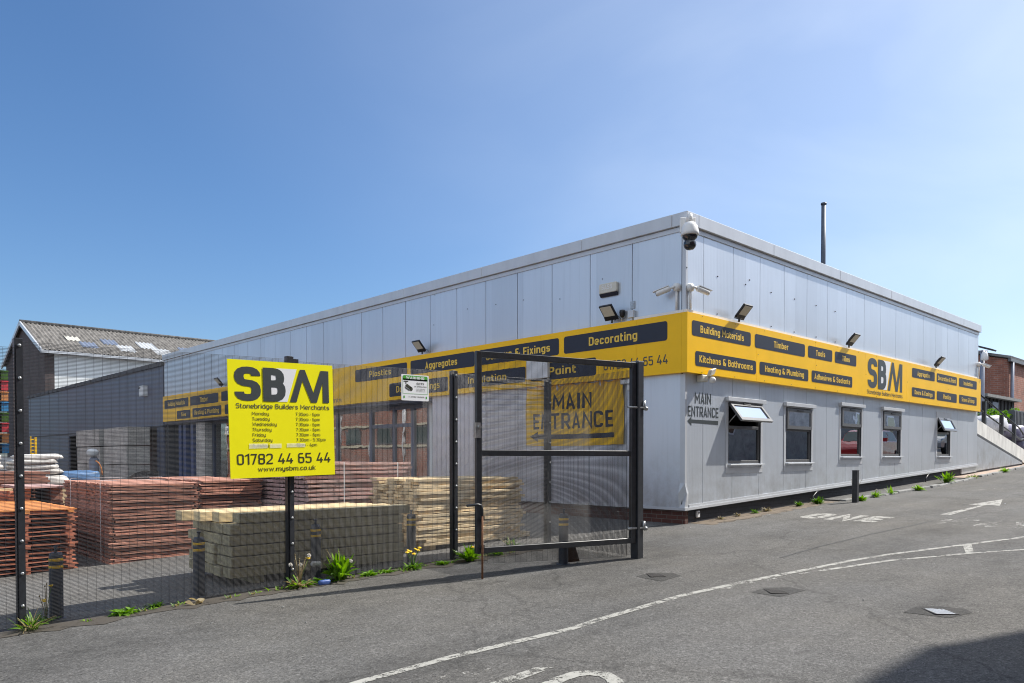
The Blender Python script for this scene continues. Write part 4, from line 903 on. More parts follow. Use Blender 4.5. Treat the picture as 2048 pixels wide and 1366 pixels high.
simple('downpipe', M['white_metal'], 'white ribbed pipe running down beside the dark opening', 'pipe', lambda q: [q.lathe([(0, 0), (.09, 0), (.09, .22), (0, .22)], (-.14, 36.9, gz(0)+.26*i), 10) for i in range(9)])

# old warehouse with a corrugated roof
WH = thing('warehouse', 'old gabled warehouse with weathered corrugated roof and pale cladding', 'building', (1.9, 56, 0))
XA, XB, YA, YM, YB, ZE, ZR = 1.9, 46.0, 56.0, 62.6, 69.6, 9.1, 11.75
mb = MB(); mb.add([(XA, YA, -1), (XA, YB, -1), (XA, YB, ZE), (XA, YM, ZR), (XA, YA, ZE)], [(4, 3, 2, 1, 0)]); mb.box(XA+.01, XB, YB-.2, YB, -1, ZE); mb.box(XB-.2, XB, YA, YB-.2, -1, ZE)
mb.build('gable_wall', M['gablebrick'], WH)
mb = MB(); mb.box(XA+.01, XA+.62, YA, YA+.2, -1, ZE-.02); mb.build('brick_pier', M['gablebrick'], WH)
mb = MB(); mb.box(XA+.62, XB-.2, YA+.04, YA+.2, -1, ZE-.3); mb.build('wall', M['whiteclad'], WH)
# corrugated slopes as waved sheets
def corr(x0, x1, ya, za, yb_, zb_, n0, pitch=.30, amp=.055, lift=0):
    m_ = MB(); n = max(2, int((x1-x0)/pitch*4)); up = Vector((0, -(zb_-za), (yb_-ya))).normalized()
    if up.z < 0: up = -up
    rows = []
    for i in range(n+1):
        x = x0+(x1-x0)*i/n; a = amp*math.sin(2*math.pi*x/pitch)+lift
        for (yy, zz) in ((ya, za), (yb_, zb_)): rows.append(tuple(Vector((x, yy, zz))+up*a))
    m_.add(rows, [(2*i, 2*i+2, 2*i+3, 2*i+1) for i in range(n)], 0, True); return m_
m_ = corr(XA-.3, XB, YA-.35, ZE-.08, YM, ZR+.12, 0); mr = corr(XA-.3, XB, YB+.35, ZE-.1, YM, ZR+.12, 0)
m_.add(mr.v, mr.f, 0, True)
m_.build('roof', M['corr'], WH)
m_ = MB(); m_.tube([(XA-.3, YM, ZR+.16), (XB, YM, ZR+.16)], .16, 8); m_.build('ridge', M['corr'], WH)
m_ = MB(); m_.obox((XA-.28, (YA+YM)/2-.15, (ZE+ZR)/2-.05), (.05, 0, 0), (0, (YM-YA)/2+.2, (ZR-ZE)/2+.12), (0, -.05, .14)); m_.obox((XA-.28, (YB+YM)/2+.15, (ZE+ZR)/2-.05), (.05, 0, 0), (0, (YB-YM)/2+.2, -(ZR-ZE)/2-.12), (0, .05, .14)); m_.build('barge_board', M['trim'], WH)
m_ = MB(); m_.box(XA-.3, XB, YA-.5, YA-.3, ZE-.32, ZE-.12); m_.build('gutter', M['trim'], WH)
SLp = lambda f: (YA-.35+(YM-YA+.35)*f, ZE-.08+(ZR-ZE+.20)*f)
def on_slope(px, py):
    n = Vector((0, -(ZR-ZE+.20), YM-YA+.35)).normalized(); p0 = Vector((0, YA-.35, ZE-.08)); d = sight(px, py); return CAM + d*((p0-CAM).dot(n)/d.dot(n))
for mat_, lst in (('corr_white', ((233, 262, 692, 703), (271, 300, 686, 697), (304, 334, 699, 710))), ('corr_blue', ((158, 187, 685, 695), (200, 226, 680, 689), (352, 366, 696, 703))), ('cream', ((128, 152, 674, 681),))):
    for a, b, c, d in lst:
        p, q = on_slope((a+b)/2, d), on_slope((a+b)/2, c); x0 = on_slope(a, c).x
        corr(x0, x0+max(1.0, on_slope(b, c).x-x0), p.y, p.z, q.y, q.z, 0, lift=.03).build('rooflight', M[mat_], WH)
# coloured crates piled at the far left
ci = 0
for k in range(8):
    col_ = ('bluesign', 'orange', 'redsign', 'dkgreen')[k % 4]
    for j in range(2):
        p = onY(2-14*j, 800, 46); nm = {'bluesign': 'blue', 'orange': 'orange', 'redsign': 'red', 'dkgreen': 'green'}[col_]
        m_ = MB(); z0 = gz(p.x)+1.55+.62*k; m_.box(p.x-.3, p.x+.3, 45.6, 46.4, z0, z0+.56); m_.box(p.x-.33, p.x+.33, 45.55, 46.45, z0+.48, z0+.53)
        lab = ('%s plastic crate in the tall pile beside the dark warehouse gable' % nm) if j == 0 else '%s plastic crate in the pile at the very edge of the view' % nm
        tag(m_.build('plastic_crate', M[col_]), lab, 'crate', '%s crates, %s pile' % (nm, ('inner', 'outer')[j]))
p = onY(-5, 880, 46); simple('crate_rack', M['white_metal'], 'white steel rack carrying the coloured plastic crates', 'rack', lambda q: [q.box(p.x-.6, p.x+1.1, 45.4, 46.6, gz(p.x)+.1+.5*i, gz(p.x)+.3+.5*i) for i in range(3)] and q.box(p.x-.6, p.x-.5, 45.4, 46.6, gz(p.x), gz(p.x)+1.5) and q.box(p.x+1.0, p.x+1.1, 45.4, 46.6, gz(p.x), gz(p.x)+1.5))

# ------------------------------------------------------------------ beyond the sunlit wall: ramp, rail, brick house
RW = thing('ramp_wall', 'sloping stained white wall of a stair beside the silver building', 'wall', (20, .1, gz(20)))
zt_ = lambda x: 2.56-(x-16.99)*.163
mb = MB(); mb.slopebox(16.99, 25.0, .12, .40, lambda x: zt_(x)-.52, zt_); mb.build('coping_wall', M['renderwhite'], RW)
mb = MB(); mb.slopebox(16.985, 22.75, .04, .119, lambda x: gz(x)+.10, lambda x: zt_(x)-.62); mb.build('cladding', M['silver'], RW)
mb = MB(); mb.slopebox(16.985, 22.80, .05, .119, lambda x: zt_(x)-.615, lambda x: zt_(x)-.525); mb.box(22.76, 22.85, .05, .119, gz(22.7), zt_(22.8)-.55); mb.build('flashing', M['groove'], RW)
mb = MB(); mb.slopebox(17, 25, .40, 1.9, lambda x: gz(x)-.2, lambda x: zt_(x)-.35); mb.build('ramp', M['concrete'], RW)
RL = thing('hand_rail', 'black tubular handrail with two bars down the stair wall', 'handrail', (20, .3, zt_(20)))
mb = MB()
rt = lambda x, dz: (x, .28, zt_(x)+dz)
mb.tube([rt(17.2, 1.06), rt(23.3, .84), rt(23.9, .72), rt(23.95, .52), rt(23.6, .42), rt(17.2, .52)], .03, 8); mb.build('rail', M['black_coat'], RL)
for x in (18.75, 20.9, 22.6):
    mb = MB(); mb.box(x-.06, x+.06, .22, .34, zt_(x)-.05, zt_(x)+.93-.02*(x-17)); mb.build('post', M['black_coat'], RL)
# grey lamp column with a camera
p = onY(1964, 800, 2.2); t = thing('camera_pole', 'slim grey blue pole carrying a white camera beyond the building end', 'pole', (p.x, p.y, gz(p.x)))
zt2 = onY(1964, 700, 2.2).z
mb = MB(); mb.tube([(p.x, p.y, gz(p.x)), (p.x, p.y, zt2)], .085, 10); mb.tube([(p.x-.3, p.y+.1, zt2-.06), (p.x+.35, p.y-.1, zt2)], .03, 6); mb.build('shaft', M['galvpole'], t)
mb = MB(); mb.lathe([(0, .12), (.09, .10), (.13, 0), (.15, -.2), (.12, -.25), (0, -.25)], (p.x-.10, p.y-.1, zt2-.20), 12); mb.build('camera_housing', M['chrome_white'], t)
# brick house with a mono pitched roof
HB = thing('brick_house', 'orange red brick building with a grey downpipe rising beyond the stair', 'building', (41, 6, 1.5))
cY = 5.0; c0 = onY(2015, 718, cY); X0 = c0.x
bz = lambda z: z
slope_l = 1.55/8
mb = MB()
mb.add([(X0, cY, 0), (X0, cY+12, 0), (X0, cY+12, c0.z+3.0), (X0, cY, c0.z)], [(3, 2, 1, 0)])
mb.add([(X0+.001, cY, 0), (X0+22, cY, 0), (X0+22, cY, c0.z), (X0+.001, cY, c0.z)], [(0, 1, 2, 3)]); mb.add([(X0+22, cY, 0), (X0+22, cY+12, 0), (X0+22, cY+12, c0.z+3), (X0+22, cY, c0.z)], [(0, 1, 2, 3)])
mb.build('wall', M['housebrick'], HB)
mb = MB(); nrm = Vector((0, -3, 12)).normalized()
mb.obox((X0+11, cY+6-.1, c0.z+1.5+.12), (11.15, 0, 0), Vector((0, 12.2, 3.05))/2, nrm*.07); mb.build('roof', M['kerb'], HB)
mb = MB(); mb.box(X0-.2, X0+22, cY-.24, cY-.08, c0.z-.16, c0.z+.02); mb.build('gutter', M['container'], HB)
mb = MB(); mb.tube([(X0+.5, cY-.14, c0.z-.1), (X0+.5, cY-.14, 1.5)], .10, 8); mb.build('downpipe', M['galvpole'], HB)
q1 = onX(1972, 700, X0-.2); mb = MB(); mb.obox((q1.x, q1.y, q1.z+.1), (.02, .42, .16), (.5, 0, 0), (0, -.02, .04)); mb.build('roof_window', M['roofdark'], HB)
# weathered lean-to and planting on the bank
q1 = onY(1990, 800, 3.2); LT = thing('lean_to', 'weathered dark timber lean-to with a mossy roof edge below the brick house', 'shed', (q1.x+2.5, 4, 2))
xa, xb2 = onY(1967, 800, 3.4).x, onY(2033, 800, 3.4).x; zl, zr = onY(1967, 788, 3.4).z, onY(2033, 800, 3.4).z
mb = MB(); mb.box(xa, xb2, 3.5, 3.6, 1, zr-.1)
for i in range(9): mb.box(xa+(xb2-xa)*i/9, xa+(xb2-xa)*i/9+.09, 3.44, 3.5, 1, zr-.1)
mb.build('boarding', M['timberdark'], LT)
mb = MB(); mb.slopebox(xa-.1, xb2+.2, 3.2, 5.0, lambda x: zl-.12+(zr-zl)*(x-xa)/(xb2-xa), lambda x: zl+.02+(zr-zl)*(x-xa)/(xb2-xa)); mb.build('roof', M['kerb'], LT)
mb = MB(); mb.box(xa+1.6, xa+2.6, 3.42, 3.47, 1.8, zr-.3); mb.build('door', M['corr_blue'], LT)
def bush(name, label, pts, r, n, mats, seed, leaf=.09):
    rr = random.Random(seed); t = thing(name, label, 'shrub', pts[0])
    m_ = MB()
    for i in range(n):
        c = Vector(rr.choice(pts)); d = Vector((rr.gauss(0, 1), rr.gauss(0, 1), rr.gauss(0, .8))).normalized()*r*rr.random()**.4
        p_ = c+d; a = Vector((rr.gauss(0, 1), rr.gauss(0, 1), rr.gauss(0, 1))).normalized(); b_ = a.cross(Vector((rr.gauss(0, 1), rr.gauss(0, 1), rr.gauss(0, 1)))).normalized(); s_ = leaf*rr.uniform(.6, 1.4)
        m_.add([p_-a*s_, p_+b_*s_*.5, p_+a*s_, p_-b_*s_*.5], [(0, 1, 2, 3)], rr.randrange(len(mats)))
    m_.build('foliage', mats, t)
    m_ = MB()
    for k in pts: m_.tube([(k[0], k[1], k[2]-r*1.1), k], [.03, .015], 5)
    m_.build('stem', M['stem'], t)
g1 = [tuple(onY(px, py, 2.6)) for px, py in ((1972, 831), (1984, 828), (1994, 834), (2004, 831), (1962, 838))]
bush('shrub', 'bright green shrub growing on the bank behind the handrail', g1, .30, 600, [M['dkgreen'], M['dkgreen'], M['green']], 3)
g2 = [tuple(onY(px, py, 2.6)) for px, py in ((2024, 832), (2031, 826), (2015, 837))]
bush('shrub', 'green shrub beside the dark lean-to wall, nearer the grey container', g2, .26, 350, [M['dkgreen'], M['dkgreen'], M['green']], 4)
a_, b_ = onY(2029, 820, 2.3), onY(2075, 852, 2.3)
simple('storage_bin', M['container'], 'grey ribbed storage container behind the stair', 'container', lambda q: [q.box(a_.x, a_.x+5, 2.3, 4.0, 1.0, a_.z)] + [q.box(a_.x+.25*i, a_.x+.25*i+.1, 2.26, 2.299, 1.05, a_.z-.05) for i in range(20)])
# wrapped pallets beside the rail
def pillow(cx, cy, cz, sx, sy, sz, seed, n=10, e=.45, nz=.03):
    rr = Vector((seed*3.1, seed*1.7, seed*.9)); m_ = MB(); vs = []; 
    def sg(v, p_): return math.copysign(abs(v)**p_, v)
    for i in range(n+1):
        th = -math.pi/2+math.pi*i/n
        for j in range(2*n):
            ph = 2*math.pi*j/(2*n)
            d = Vector((sg(math.cos(th), e)*sg(math.cos(ph), e), sg(math.cos(th), e)*sg(math.sin(ph), e), sg(math.sin(th), .6)))
            k = 1+mnoise.noise(Vector((d.x*2.2, d.y*2.2, d.z*2.2))+rr)*.14
            vs.append((cx+sx*d.x*k, cy+sy*d.y*k, cz+sz*d.z*(k+mnoise.noise(Vector((d.x*5, d.y*5, 0))+rr)*.2)))
    w = 2*n
    m_.add(vs, [(i*w+j, i*w+(j+1) % w, (i+1)*w+(j+1) % w, (i+1)*w+j) for i in range(n) for j in range(w)], 0, True); return m_
for k, (px, py, mt, lab, h) in enumerate(((1998, 842, 'whitewrap', 'white polythene wrapped pallet load behind the handrail posts', .55), (2012, 855, 'purplewrap', 'purple grey wrapped load below the white one behind the handrail', .5), (2040, 862, 'purplewrap', 'purple grey wrapped load at the foot of the handrail', .62), (2044, 884, 'purplewrap', 'low purple grey wrapped load at the frame edge near the ramp', .45))):
    q1 = onY(px, py, 1.45+.1*k); tag(pillow(q1.x, q1.y+.3, q1.z-.12, .95, .5, h*.62, k+2).build('wrapped_load', M[mt]), lab, 'pallet load')

# ================================================================== FENCE, GATE, SIGNS, BOLLARDS
FP = [(-12.75, .46), (-10.10, .42), (-7.43, .37), (-5.06, .28), (-3.29, .21), (-3.49, -1.60)]
FH = [2.66, 2.69, 2.66, 2.58, 2.52, 2.60]
FEN = thing('mesh_fence', 'tall black welded mesh security fence along the yard edge', 'fence', (-8, .4, gz(-8)))
def mesh_panel(mb, a, b, za0, za1, zb0, zb1, pitch=.0127, vp=.0762, r=.0019, nrm=None):
    """woven 358 mesh between feet a and b (xy); za0..za1 and zb0..zb1 are bottom/top at either end"""
    a, b = Vector((a[0], a[1], 0)), Vector((b[0], b[1], 0)); L = (b-a).length; d = (b-a)/L
    nn = Vector((d.y, -d.x, 0))*.004; n = int(min(za1-za0, zb1-zb0)/pitch)
    for i in range(n+1):
        t = i/n; mb.tube([a+Vector((0, 0, za0+(za1-za0)*t)), b+Vector((0, 0, zb0+(zb1-zb0)*t))], r, 6, caps=False)
    nv = int(L/vp)
    for i in range(nv+1):
        t = min(1, (i*vp+.01)/L); p = a+(b-a)*t+nn; mb.tube([p+Vector((0, 0, za0+(zb0-za0)*t)), p+Vector((0, 0, za1+(zb1-za1)*t))], r*.66, 6, caps=False)
for i, (x, y) in enumerate(FP):
    z = gz(x); h = FH[i]
    if i < 5:
        m_ = MB(); m_.box(x-.035, x+.035, y+.012, y+.085, z-.1, z+h); po = m_.build('fence_post', M['black_coat'], FEN, bevel=.004)
        m_ = MB(); m_.box(x-.026, x+.026, y-.024, y-.016, z+.05, z+h-.01)
        m_.build('clamp_bar', M['black_coat'], po)
        k = z+h-.07
        while k > z+.1:
            m_ = MB(); m_.lathe([(.016, 0), (.015, .006), (.009, .010), (0, .011)], (x, y-.0242, k), 8, axis=(0, -1, 0)); k -= .30; m_.build('bolt_head', M['steel'], po)
    else:
        m_ = MB(); m_.box(x-.06, x+.06, y-.06, y+.06, z-.1, z+h); po = m_.build('fence_post', M['black_coat'], FEN, bevel=.006)
        m_ = MB(); m_.box(x-.059, x+.059, y-.059, y+.059, z+h+.0005, z+h+.006); m_.build('post_cap', M['trim'], po)
for i in range(5):
    a, b = FP[i], FP[i+1]; za, zb_ = gz(a[0]), gz(b[0])
    m_ = MB(); h0 = FH[i]-.04 if i else 2.6; h1 = FH[i+1]-.06 if i < 4 else 2.50
    if i < 4: aa, bb = (a[0]+.001, a[1]), (b[0]-.001, b[1])
    else: aa, bb = (a[0], a[1]-.03), (b[0], b[1]+.06)
    h0 = (2.60, 2.655, 2.60, 2.54, 2.48)[i]; h1 = (2.60, 2.62, 2.56, 2.50, 2.50)[i]
    mesh_panel(m_, aa, bb, za+.03, za+h0, zb_+.03, zb_+h1)
    m_.build('mesh_panel', M['wire'], FEN)
# gate, swung open back along the fence
GH, GF = Vector((-3.56, -1.61, 0)), Vector((-5.82, -1.03, 0))
gd = (GF-GH).normalized(); gn = Vector((-gd.y, gd.x, 0)); gn = gn if gn.y > 0 else -gn
GT = thing('mesh_gate', 'black framed mesh gate standing open in front of the yard fence', 'gate', (GF.x, GF.y, 0))
Lg = (GF-GH).length
def gp(t, z, n=0.0): return GH+gd*t+Vector((0, 0, z))+gn*n
GZ0, GZ1 = .075, 2.445
m_ = MB(); w = .035
UZ = Vector((0, 0, 1))
for t in (.035, Lg-.035): m_.obox(gp(t, (GZ0+GZ1)/2), gd*.035, gn*.03, UZ*(GZ1-GZ0)/2)
for z, hh in ((GZ0+.035, .035), (1.255, .035), (GZ1-.035, .035)): m_.obox(gp(Lg/2, z), gd*(Lg/2-.0705), gn*.028, UZ*hh)
m_.build('frame', M['black_coat'], GT, bevel=.004)
m_ = MB(); a, b = gp(.09, 0, .036), gp(Lg-.05, 0, .036); mesh_panel(m_, a, b, -.10, 2.40, -.05, 2.40)
m_.build('mesh_panel', M['wire'], GT)
m_ = MB(); m_.obox(gp(Lg-.02, 1.52, -.0), gd*.03, gn*.034, UZ*.09); m_.tube([gp(Lg-.03, 1.56, -.06), gp(Lg-.03, 1.56, -.03)], .02, 8); m_.build('lock', M['steel'], GT)
m_ = MB(); zg = gz(GF.x); m_.tube([gp(Lg-.06, zg+.005, -.055), gp(Lg-.06, .52, -.055)], .013, 8); m_.build('drop_bolt', M['rust'], GT)
m_ = MB(); m_.tube([gp(Lg-.06, .52, -.055), gp(Lg-.06, .60, -.055), gp(Lg-.04, .645, -.055), gp(Lg+.0, .655, -.055), gp(Lg+.14, .645, -.055)], .015, 8); m_.box(0, 0, 0, 0, 0, 0) if False else None; m_.build('bolt_handle', M['black_coat'], GT)
m_ = MB(); m_.obox(gp(Lg-.06, .50, -.045), gd*.03, gn*.012, UZ*.02); m_.obox(gp(Lg-.06, .16, -.045), gd*.03, gn*.012, UZ*.02); m_.build('bolt_guide', M['black_coat'], GT)
for z in (.27, 1.86):
    m_ = MB(); m_.tube([gp(.13, z, -.02), gp(-.17, z, -.02)], .016, 8); m_.tube([gp(-.14, z-.03, -.02), gp(-.14, z+.09, -.02)], .022, 8); m_.tube([gp(-.19, z-.01, -.02), gp(-.15, z-.01, -.02)], .028, 6); m_.build('hinge', M['steel'], GT)

# lemon notice board fixed on the fence
SB = thing('notice_board', 'square lemon yellow opening hours board fixed to the mesh fence', 'sign', (-7.55, .28, .97))
P0, P1, P3 = Vector((-8.18, .285, .97)), Vector((-6.905, .285, 1.0)), Vector((-8.215, .285, 2.265))
bx_, by_ = (P1-P0), (P3-P0); BW, BH = bx_.length, by_.length; bx_.normalize(); by_.normalize(); by_ = (by_-bx_*by_.dot(bx_)).normalized()
m_ = MB(); m_.poly(P0+Vector((0, .008, 0)), bx_, by_, [(0, 0), (BW, 0), (BW, BH), (0, BH)], .008); m_.build('board', M['lemon'], SB)
AXB = (bx_, by_); OB = P0+Vector((0, -.0025, 0))
U = lambda px: (px-33)/1120*BW          # proportions read off the board itself
V = lambda f: f*BH
m_ = MB(); logo(m_, OB, AXB, .055*BW, .955*BW, .655*BH, .945*BH)
put_text(m_, 'Stonebridge Builders Merch'+A_+'nts', OB, AXB, .065*BW, .955*BW, .592*BH, .634*BH, -.012, 0)
m_.build('emblem', [M['ink'], M['white_ink']], SB)
m_ = MB()
days = ['Mond'+A_+'y', 'Tuesd'+A_+'y', 'Wednesd'+A_+'y', 'Thursd'+A_+'y', 'Frid'+A_+'y', 'S'+A_+'turd'+A_+'y', 'Sund'+A_+'y']
wd = [.155, .16, .225, .175, .12, .18, .145]; hrs = ['7:30'+A_+'m - 6pm']*5+['7:30'+A_+'m - 5:30pm', '10'+A_+'m - 4pm']; wh = [.24]*5+[.295, .205]
for k in range(7):
    y = (.535-.0455*k)*BH
    put_text(m_, days[k], OB, AXB, .205*BW, (.205+wd[k])*BW, y, y+.029*BH, -.012, 0)
    put_text(m_, hrs[k], OB, AXB, .615*BW, (.615+wh[k])*BW, y, y+.029*BH, -.012, 0)
put_text(m_, '01782 44 65 44', OB, AXB, .06*BW, .955*BW, .115*BH, .205*BH, -.008, 0)
put_text(m_, 'www.mysbm.co.uk', OB, AXB, .245*BW, .80*BW, .052*BH, .093*BH, -.01, 0)
m_.build('lettering', M['black_ink'], SB)
m_ = MB(); m_.poly(OB+Vector((0, -.0015, 0)), *AXB, [(.17*BW, .250*BH), (.34*BW, .252*BH), (.34*BW, .292*BH), (.17*BW, .292*BH)]); m_.poly(OB+Vector((0, -.0015, 0)), *AXB, [(.36*BW, .252*BH), (.47*BW, .252*BH), (.47*BW, .290*BH), (.36*BW, .29*BH)]); m_.poly(OB+Vector((0, -.0015, 0)), *AXB, [(.52*BW, .256*BH), (.70*BW, .256*BH), (.70*BW, .292*BH), (.52*BW, .292*BH)])
m_.build('tape', M['tape'], SB)
m_ = MB(); m_.box(-7.50, -7.36, .31, .33, 2.275, 2.335); m_.build('clip', M['black_coat'], SB)
# white camera warning sign
CS = thing('warning_sign', 'small white and green camera warning sign on the fence mesh', 'sign', (-5.73, .26, 1.93))
o = (-5.955, .262, 1.935)
m_ = MB(); m_.poly(Vector(o)+Vector((0, .006, 0)), (1, 0, .012), (0, 0, 1), rrect(0, .435, 0, .335, .012), .006); m_.build('board', M['white_ink'], CS)
AXC = (Vector((1, 0, .012)).normalized(), Vector((0, 0, 1))); o2 = Vector(o)+Vector((0, -.0022, 0))
m_ = MB(); m_.poly(o2, *AXC, rrect(.02, .415, .262, .322, .02)); m_.poly(o2, *AXC, [(.02, .262), (.415, .262), (.415, .28), (.02, .28)]); 
for q in ([(.02, .09), (.024, .09), (.024, .262), (.02, .262)], [(.411, .09), (.415, .09), (.415, .262), (.411, .262)], [(.02, .087), (.415, .087), (.415, .091), (.02, .091)]): m_.poly(o2, *AXC, q)
m_.poly(o2, *AXC, [(.03, .03), (.05, .03), (.05, .06), (.03, .06)]); m_.poly(o2, *AXC, [(.385, .03), (.405, .03), (.405, .06), (.385, .06)]); m_.build('green_header', M['greensign'], CS)
m_ = MB(); put_text(m_, 'WARNING', o2+Vector((0, -.001, 0)), AXC, .07, .36, .278, .31, .02); m_.build('heading', M['white_ink'], CS)
m_ = MB(); put_text(m_, 'CCTV', o2, AXC, .24, .36, .208, .236, .015); put_text(m_, 'IN OPERATION', o2, AXC, .205, .40, .177, .192, .012)
for k in range(3): put_text(m_, ('THESE PREMISES', 'ARE UNDER 24 HR', 'CCTV SURVEILLANCE')[k], o2, AXC, .23, .375, .150-.016*k, .158-.016*k, 0)
put_text(m_, 'T: 01782 360606', o2, AXC, .11, .36, .042, .058, .0)
m_.poly(o2, *AXC, [(.055, .185), (.13, .145), (.155, .175), (.085, .215)]); m_.poly(o2, *AXC, [(.05, .172), (.06, .155), (.12, .125), (.14, .14), (.125, .137), (.06, .17)]); m_.poly(o2, *AXC, [(.035, .24), (.105, .24), (.105, .25), (.035, .25)]); m_.poly(o2, *AXC, [(.064, .21), (.076, .21), (.076, .24), (.064, .24)])
m_.poly(o2, *AXC, [(.15+.026*math.cos(k*.524), .150+.026*math.sin(k*.524)) for k in range(12)])
m_.build('lettering', M['black_ink'], CS)
# banner hung on the shaded wall
BN = thing('banner', 'yellow fabric banner with an arrow hung on the shaded wall behind the gate', 'banner', (0, 2.6, 1.47))
b0, b1, z0_, z1_ = 4.03, 1.36, 1.46, 2.70
def bpos(u, v, l=0.0):
    """a point on the rippled banner, u to the right, v up"""
    yy = b0+(b1-b0)*u; zz = z0_+(z1_-z0_)*v - .03*math.sin(math.pi*u)*(1-v)*.6 + .02*math.cos(u*40)*(v > .97)
    d = .030+.020*math.sin(u*34+v*5+1.5*math.sin(u*7))*(.35+.65*v)+.012*math.sin(u*15-v*7)
    return (-d-l, yy, zz)
m_ = MB(); nu, nv = 110, 26
m_.add([bpos(i/nu, j/nv) for j in range(nv+1) for i in range(nu+1)], [(j*(nu+1)+i, j*(nu+1)+i+1, (j+1)*(nu+1)+i+1, (j+1)*(nu+1)+i) for j in range(nv) for i in range(nu)], 0, True)
m_.build('cloth', M['yellow'], BN)
def warp_text(s, x0, x1, y0, y1, bold):
    vs, fs = text_geo(s, bold); xa = min(v[0] for v in vs); xb = max(v[0] for v in vs)
    bm = bmesh.new(); bv = [bm.verts.new((x0+(x1-x0)*(v[0]-xa)/(xb-xa), y0+(y1-y0)*v[1], v[2]*.001)) for v in vs]
    for f in fs:
        try: bm.faces.new([bv[i] for i in f])
        except ValueError: pass
    bmesh.ops.triangulate(bm, faces=bm.faces)
    for k in range(int((x1-x0)*90)):
        xx = x0+(x1-x0)*(k+.5)/int((x1-x0)*90); bmesh.ops.bisect_plane(bm, geom=bm.verts[:]+bm.edges[:]+bm.faces[:], plane_co=(xx, 0, 0), plane_no=(1, 0, 0))
    bm.verts.index_update(); out = ([bpos(v.co.x, v.co.y, .004+v.co.z) for v in bm.verts], [[v.index for v in f.verts] for f in bm.faces]); bm.free(); return out
m_ = MB()
m_.add(*warp_text('MAIN', .30, .70, .60, .85, .01)); m_.add(*warp_text('ENTRANCE', .08, .905, .28, .54, .01))
for i in range(60):
    u0, u1 = .14+.775*i/60, .14+.775*(i+1)/60; m_.add([bpos(u0, .115, .004), bpos(u1, .115, .004), bpos(u1, .19, .004), bpos(u0, .19, .004)], [(0, 1, 2, 3)])
m_.add([bpos(.045, .152, .004), bpos(.1405, .07, .004), bpos(.1405, .235, .004)], [(0, 1, 2)])
m_.build('lettering', M['navy'], BN)
# white camera bracket by the banner's edge, seen through the gate
t = thing('bracket_light', 'small white bulkhead lamp at the upper right corner of the yellow banner', 'lamp', (-.06, 1.25, 2.62))
m_ = MB(); m_.box(-.10, -.001, 1.16, 1.40, 2.60, 2.685); m_.box(-.05, -.001, 1.2, 1.28, 2.48, 2.60); m_.build('housing', M['chrome_white'], t, bevel=.012)

# bollards
def make_bollard():
    t = thing('bollard', '', 'bollard', (0, 0, 0), 0, 'bollards with amber bands')
    m_ = MB(); m_.lathe([(.062, -.05), (.062, .60), (.062, .615), (.05, .65), (.0, .652)], (0, 0, 0), 20); m_.build('post', M['bollard'], t, False)
    m_ = MB(); m_.lathe([(.095, -.02), (.095, .004), (.088, .010), (.0, .010)], (0, 0, 0), 20); m_.build('base', M['bollard'], t, False)
    for z in (.50, .568):
        m_ = MB(); m_.lathe([(.0622, 0), (.0634, .002), (.0634, .026), (.0622, .028)], (0, 0, z), 20); m_.build('reflective_band', M['reflect'], t, False)
    m_ = MB(); m_.tube([(0, 0, .645), (0, 0, .70)], .014, 8); m_.tube([(0, 0, .70), (0, 0, .715)], .022, 8); m_.build('pin', M['bollard'], t, False); return t
bol = make_bollard()
for i, (x, y, lab) in enumerate(((-9.77, .66, 'navy bollard in front of the orange topped panel stack, at the extreme left'), (-8.40, .62, 'navy bollard left of the sleeper stack, beside the dead leaves'), (-6.98, .62, 'navy bollard against the middle of the sleeper stack, behind the lush weed'), (-5.57, .60, 'navy bollard at the right end of the sleeper stack, hazy behind mesh'), (-4.43, -1.14, 'navy bollard with orange bands standing behind the open gate'))):
    o = bol if i == 0 else dup(bol)
    o.location = (x, y, gz(x)); o['label'] = lab; o.rotation_euler = (.01*R.uniform(-1, 1), .012*R.uniform(-1, 1), R.uniform(0, 6))
simple('wedge_stone', M['wedge'], 'rough dark brown block leaning beside the bollard behind the gate', 'block', lambda q: q.hexa([(-4.27, -1.10, gz(-4.3)), (-4.13, -1.16, gz(-4.3)), (-4.10, -1.05, gz(-4.3)), (-4.24, -1.0, gz(-4.3))], [(-4.30, -1.09, .04), (-4.20, -1.14, .05), (-4.18, -1.05, .05), (-4.27, -1.01, .04)]))

# ================================================================== YARD STOCK
def lap_panel(seed, L=1.24, W=2.4, th=.046):
    """closeboarded fence panel lying flat: frame battens and overlapping waney boards"""
    rr = random.Random(seed); m_ = MB(); n = 12
    for i in range(n):
        y = W*i/n; o = rr.uniform(-.03, .012); e = rr.uniform(-.012, .03)
        m_.hexa([(o, y-.006, th*.45), (L+e, y-.006, th*.45), (L+e, y+W/n+.012, th*.55), (o, y+W/n+.012, th*.55)], [(o, y+rr.uniform(-.015, .004), th*.72), (L+e, y+rr.uniform(-.015, .004), th*.72), (L+e, y+W/n+.012, th*.98), (o, y+W/n+.012, th*.98)])
    for x in (.0, L*.48, L-.045): m_.box(x+rr.uniform(-.01, .01), x+.045, .0, W, 0, th*.44)
    m_.box(.05+rr.uniform(-.06, .02), L-.05+rr.uniform(-.03, .05), -.012, .028, .001, th*.46); m_.box(.05, L-.05, W-.03, W+.01, .001, th*.46)
    return m_
pmesh = [lap_panel(k) for k in range(4)]
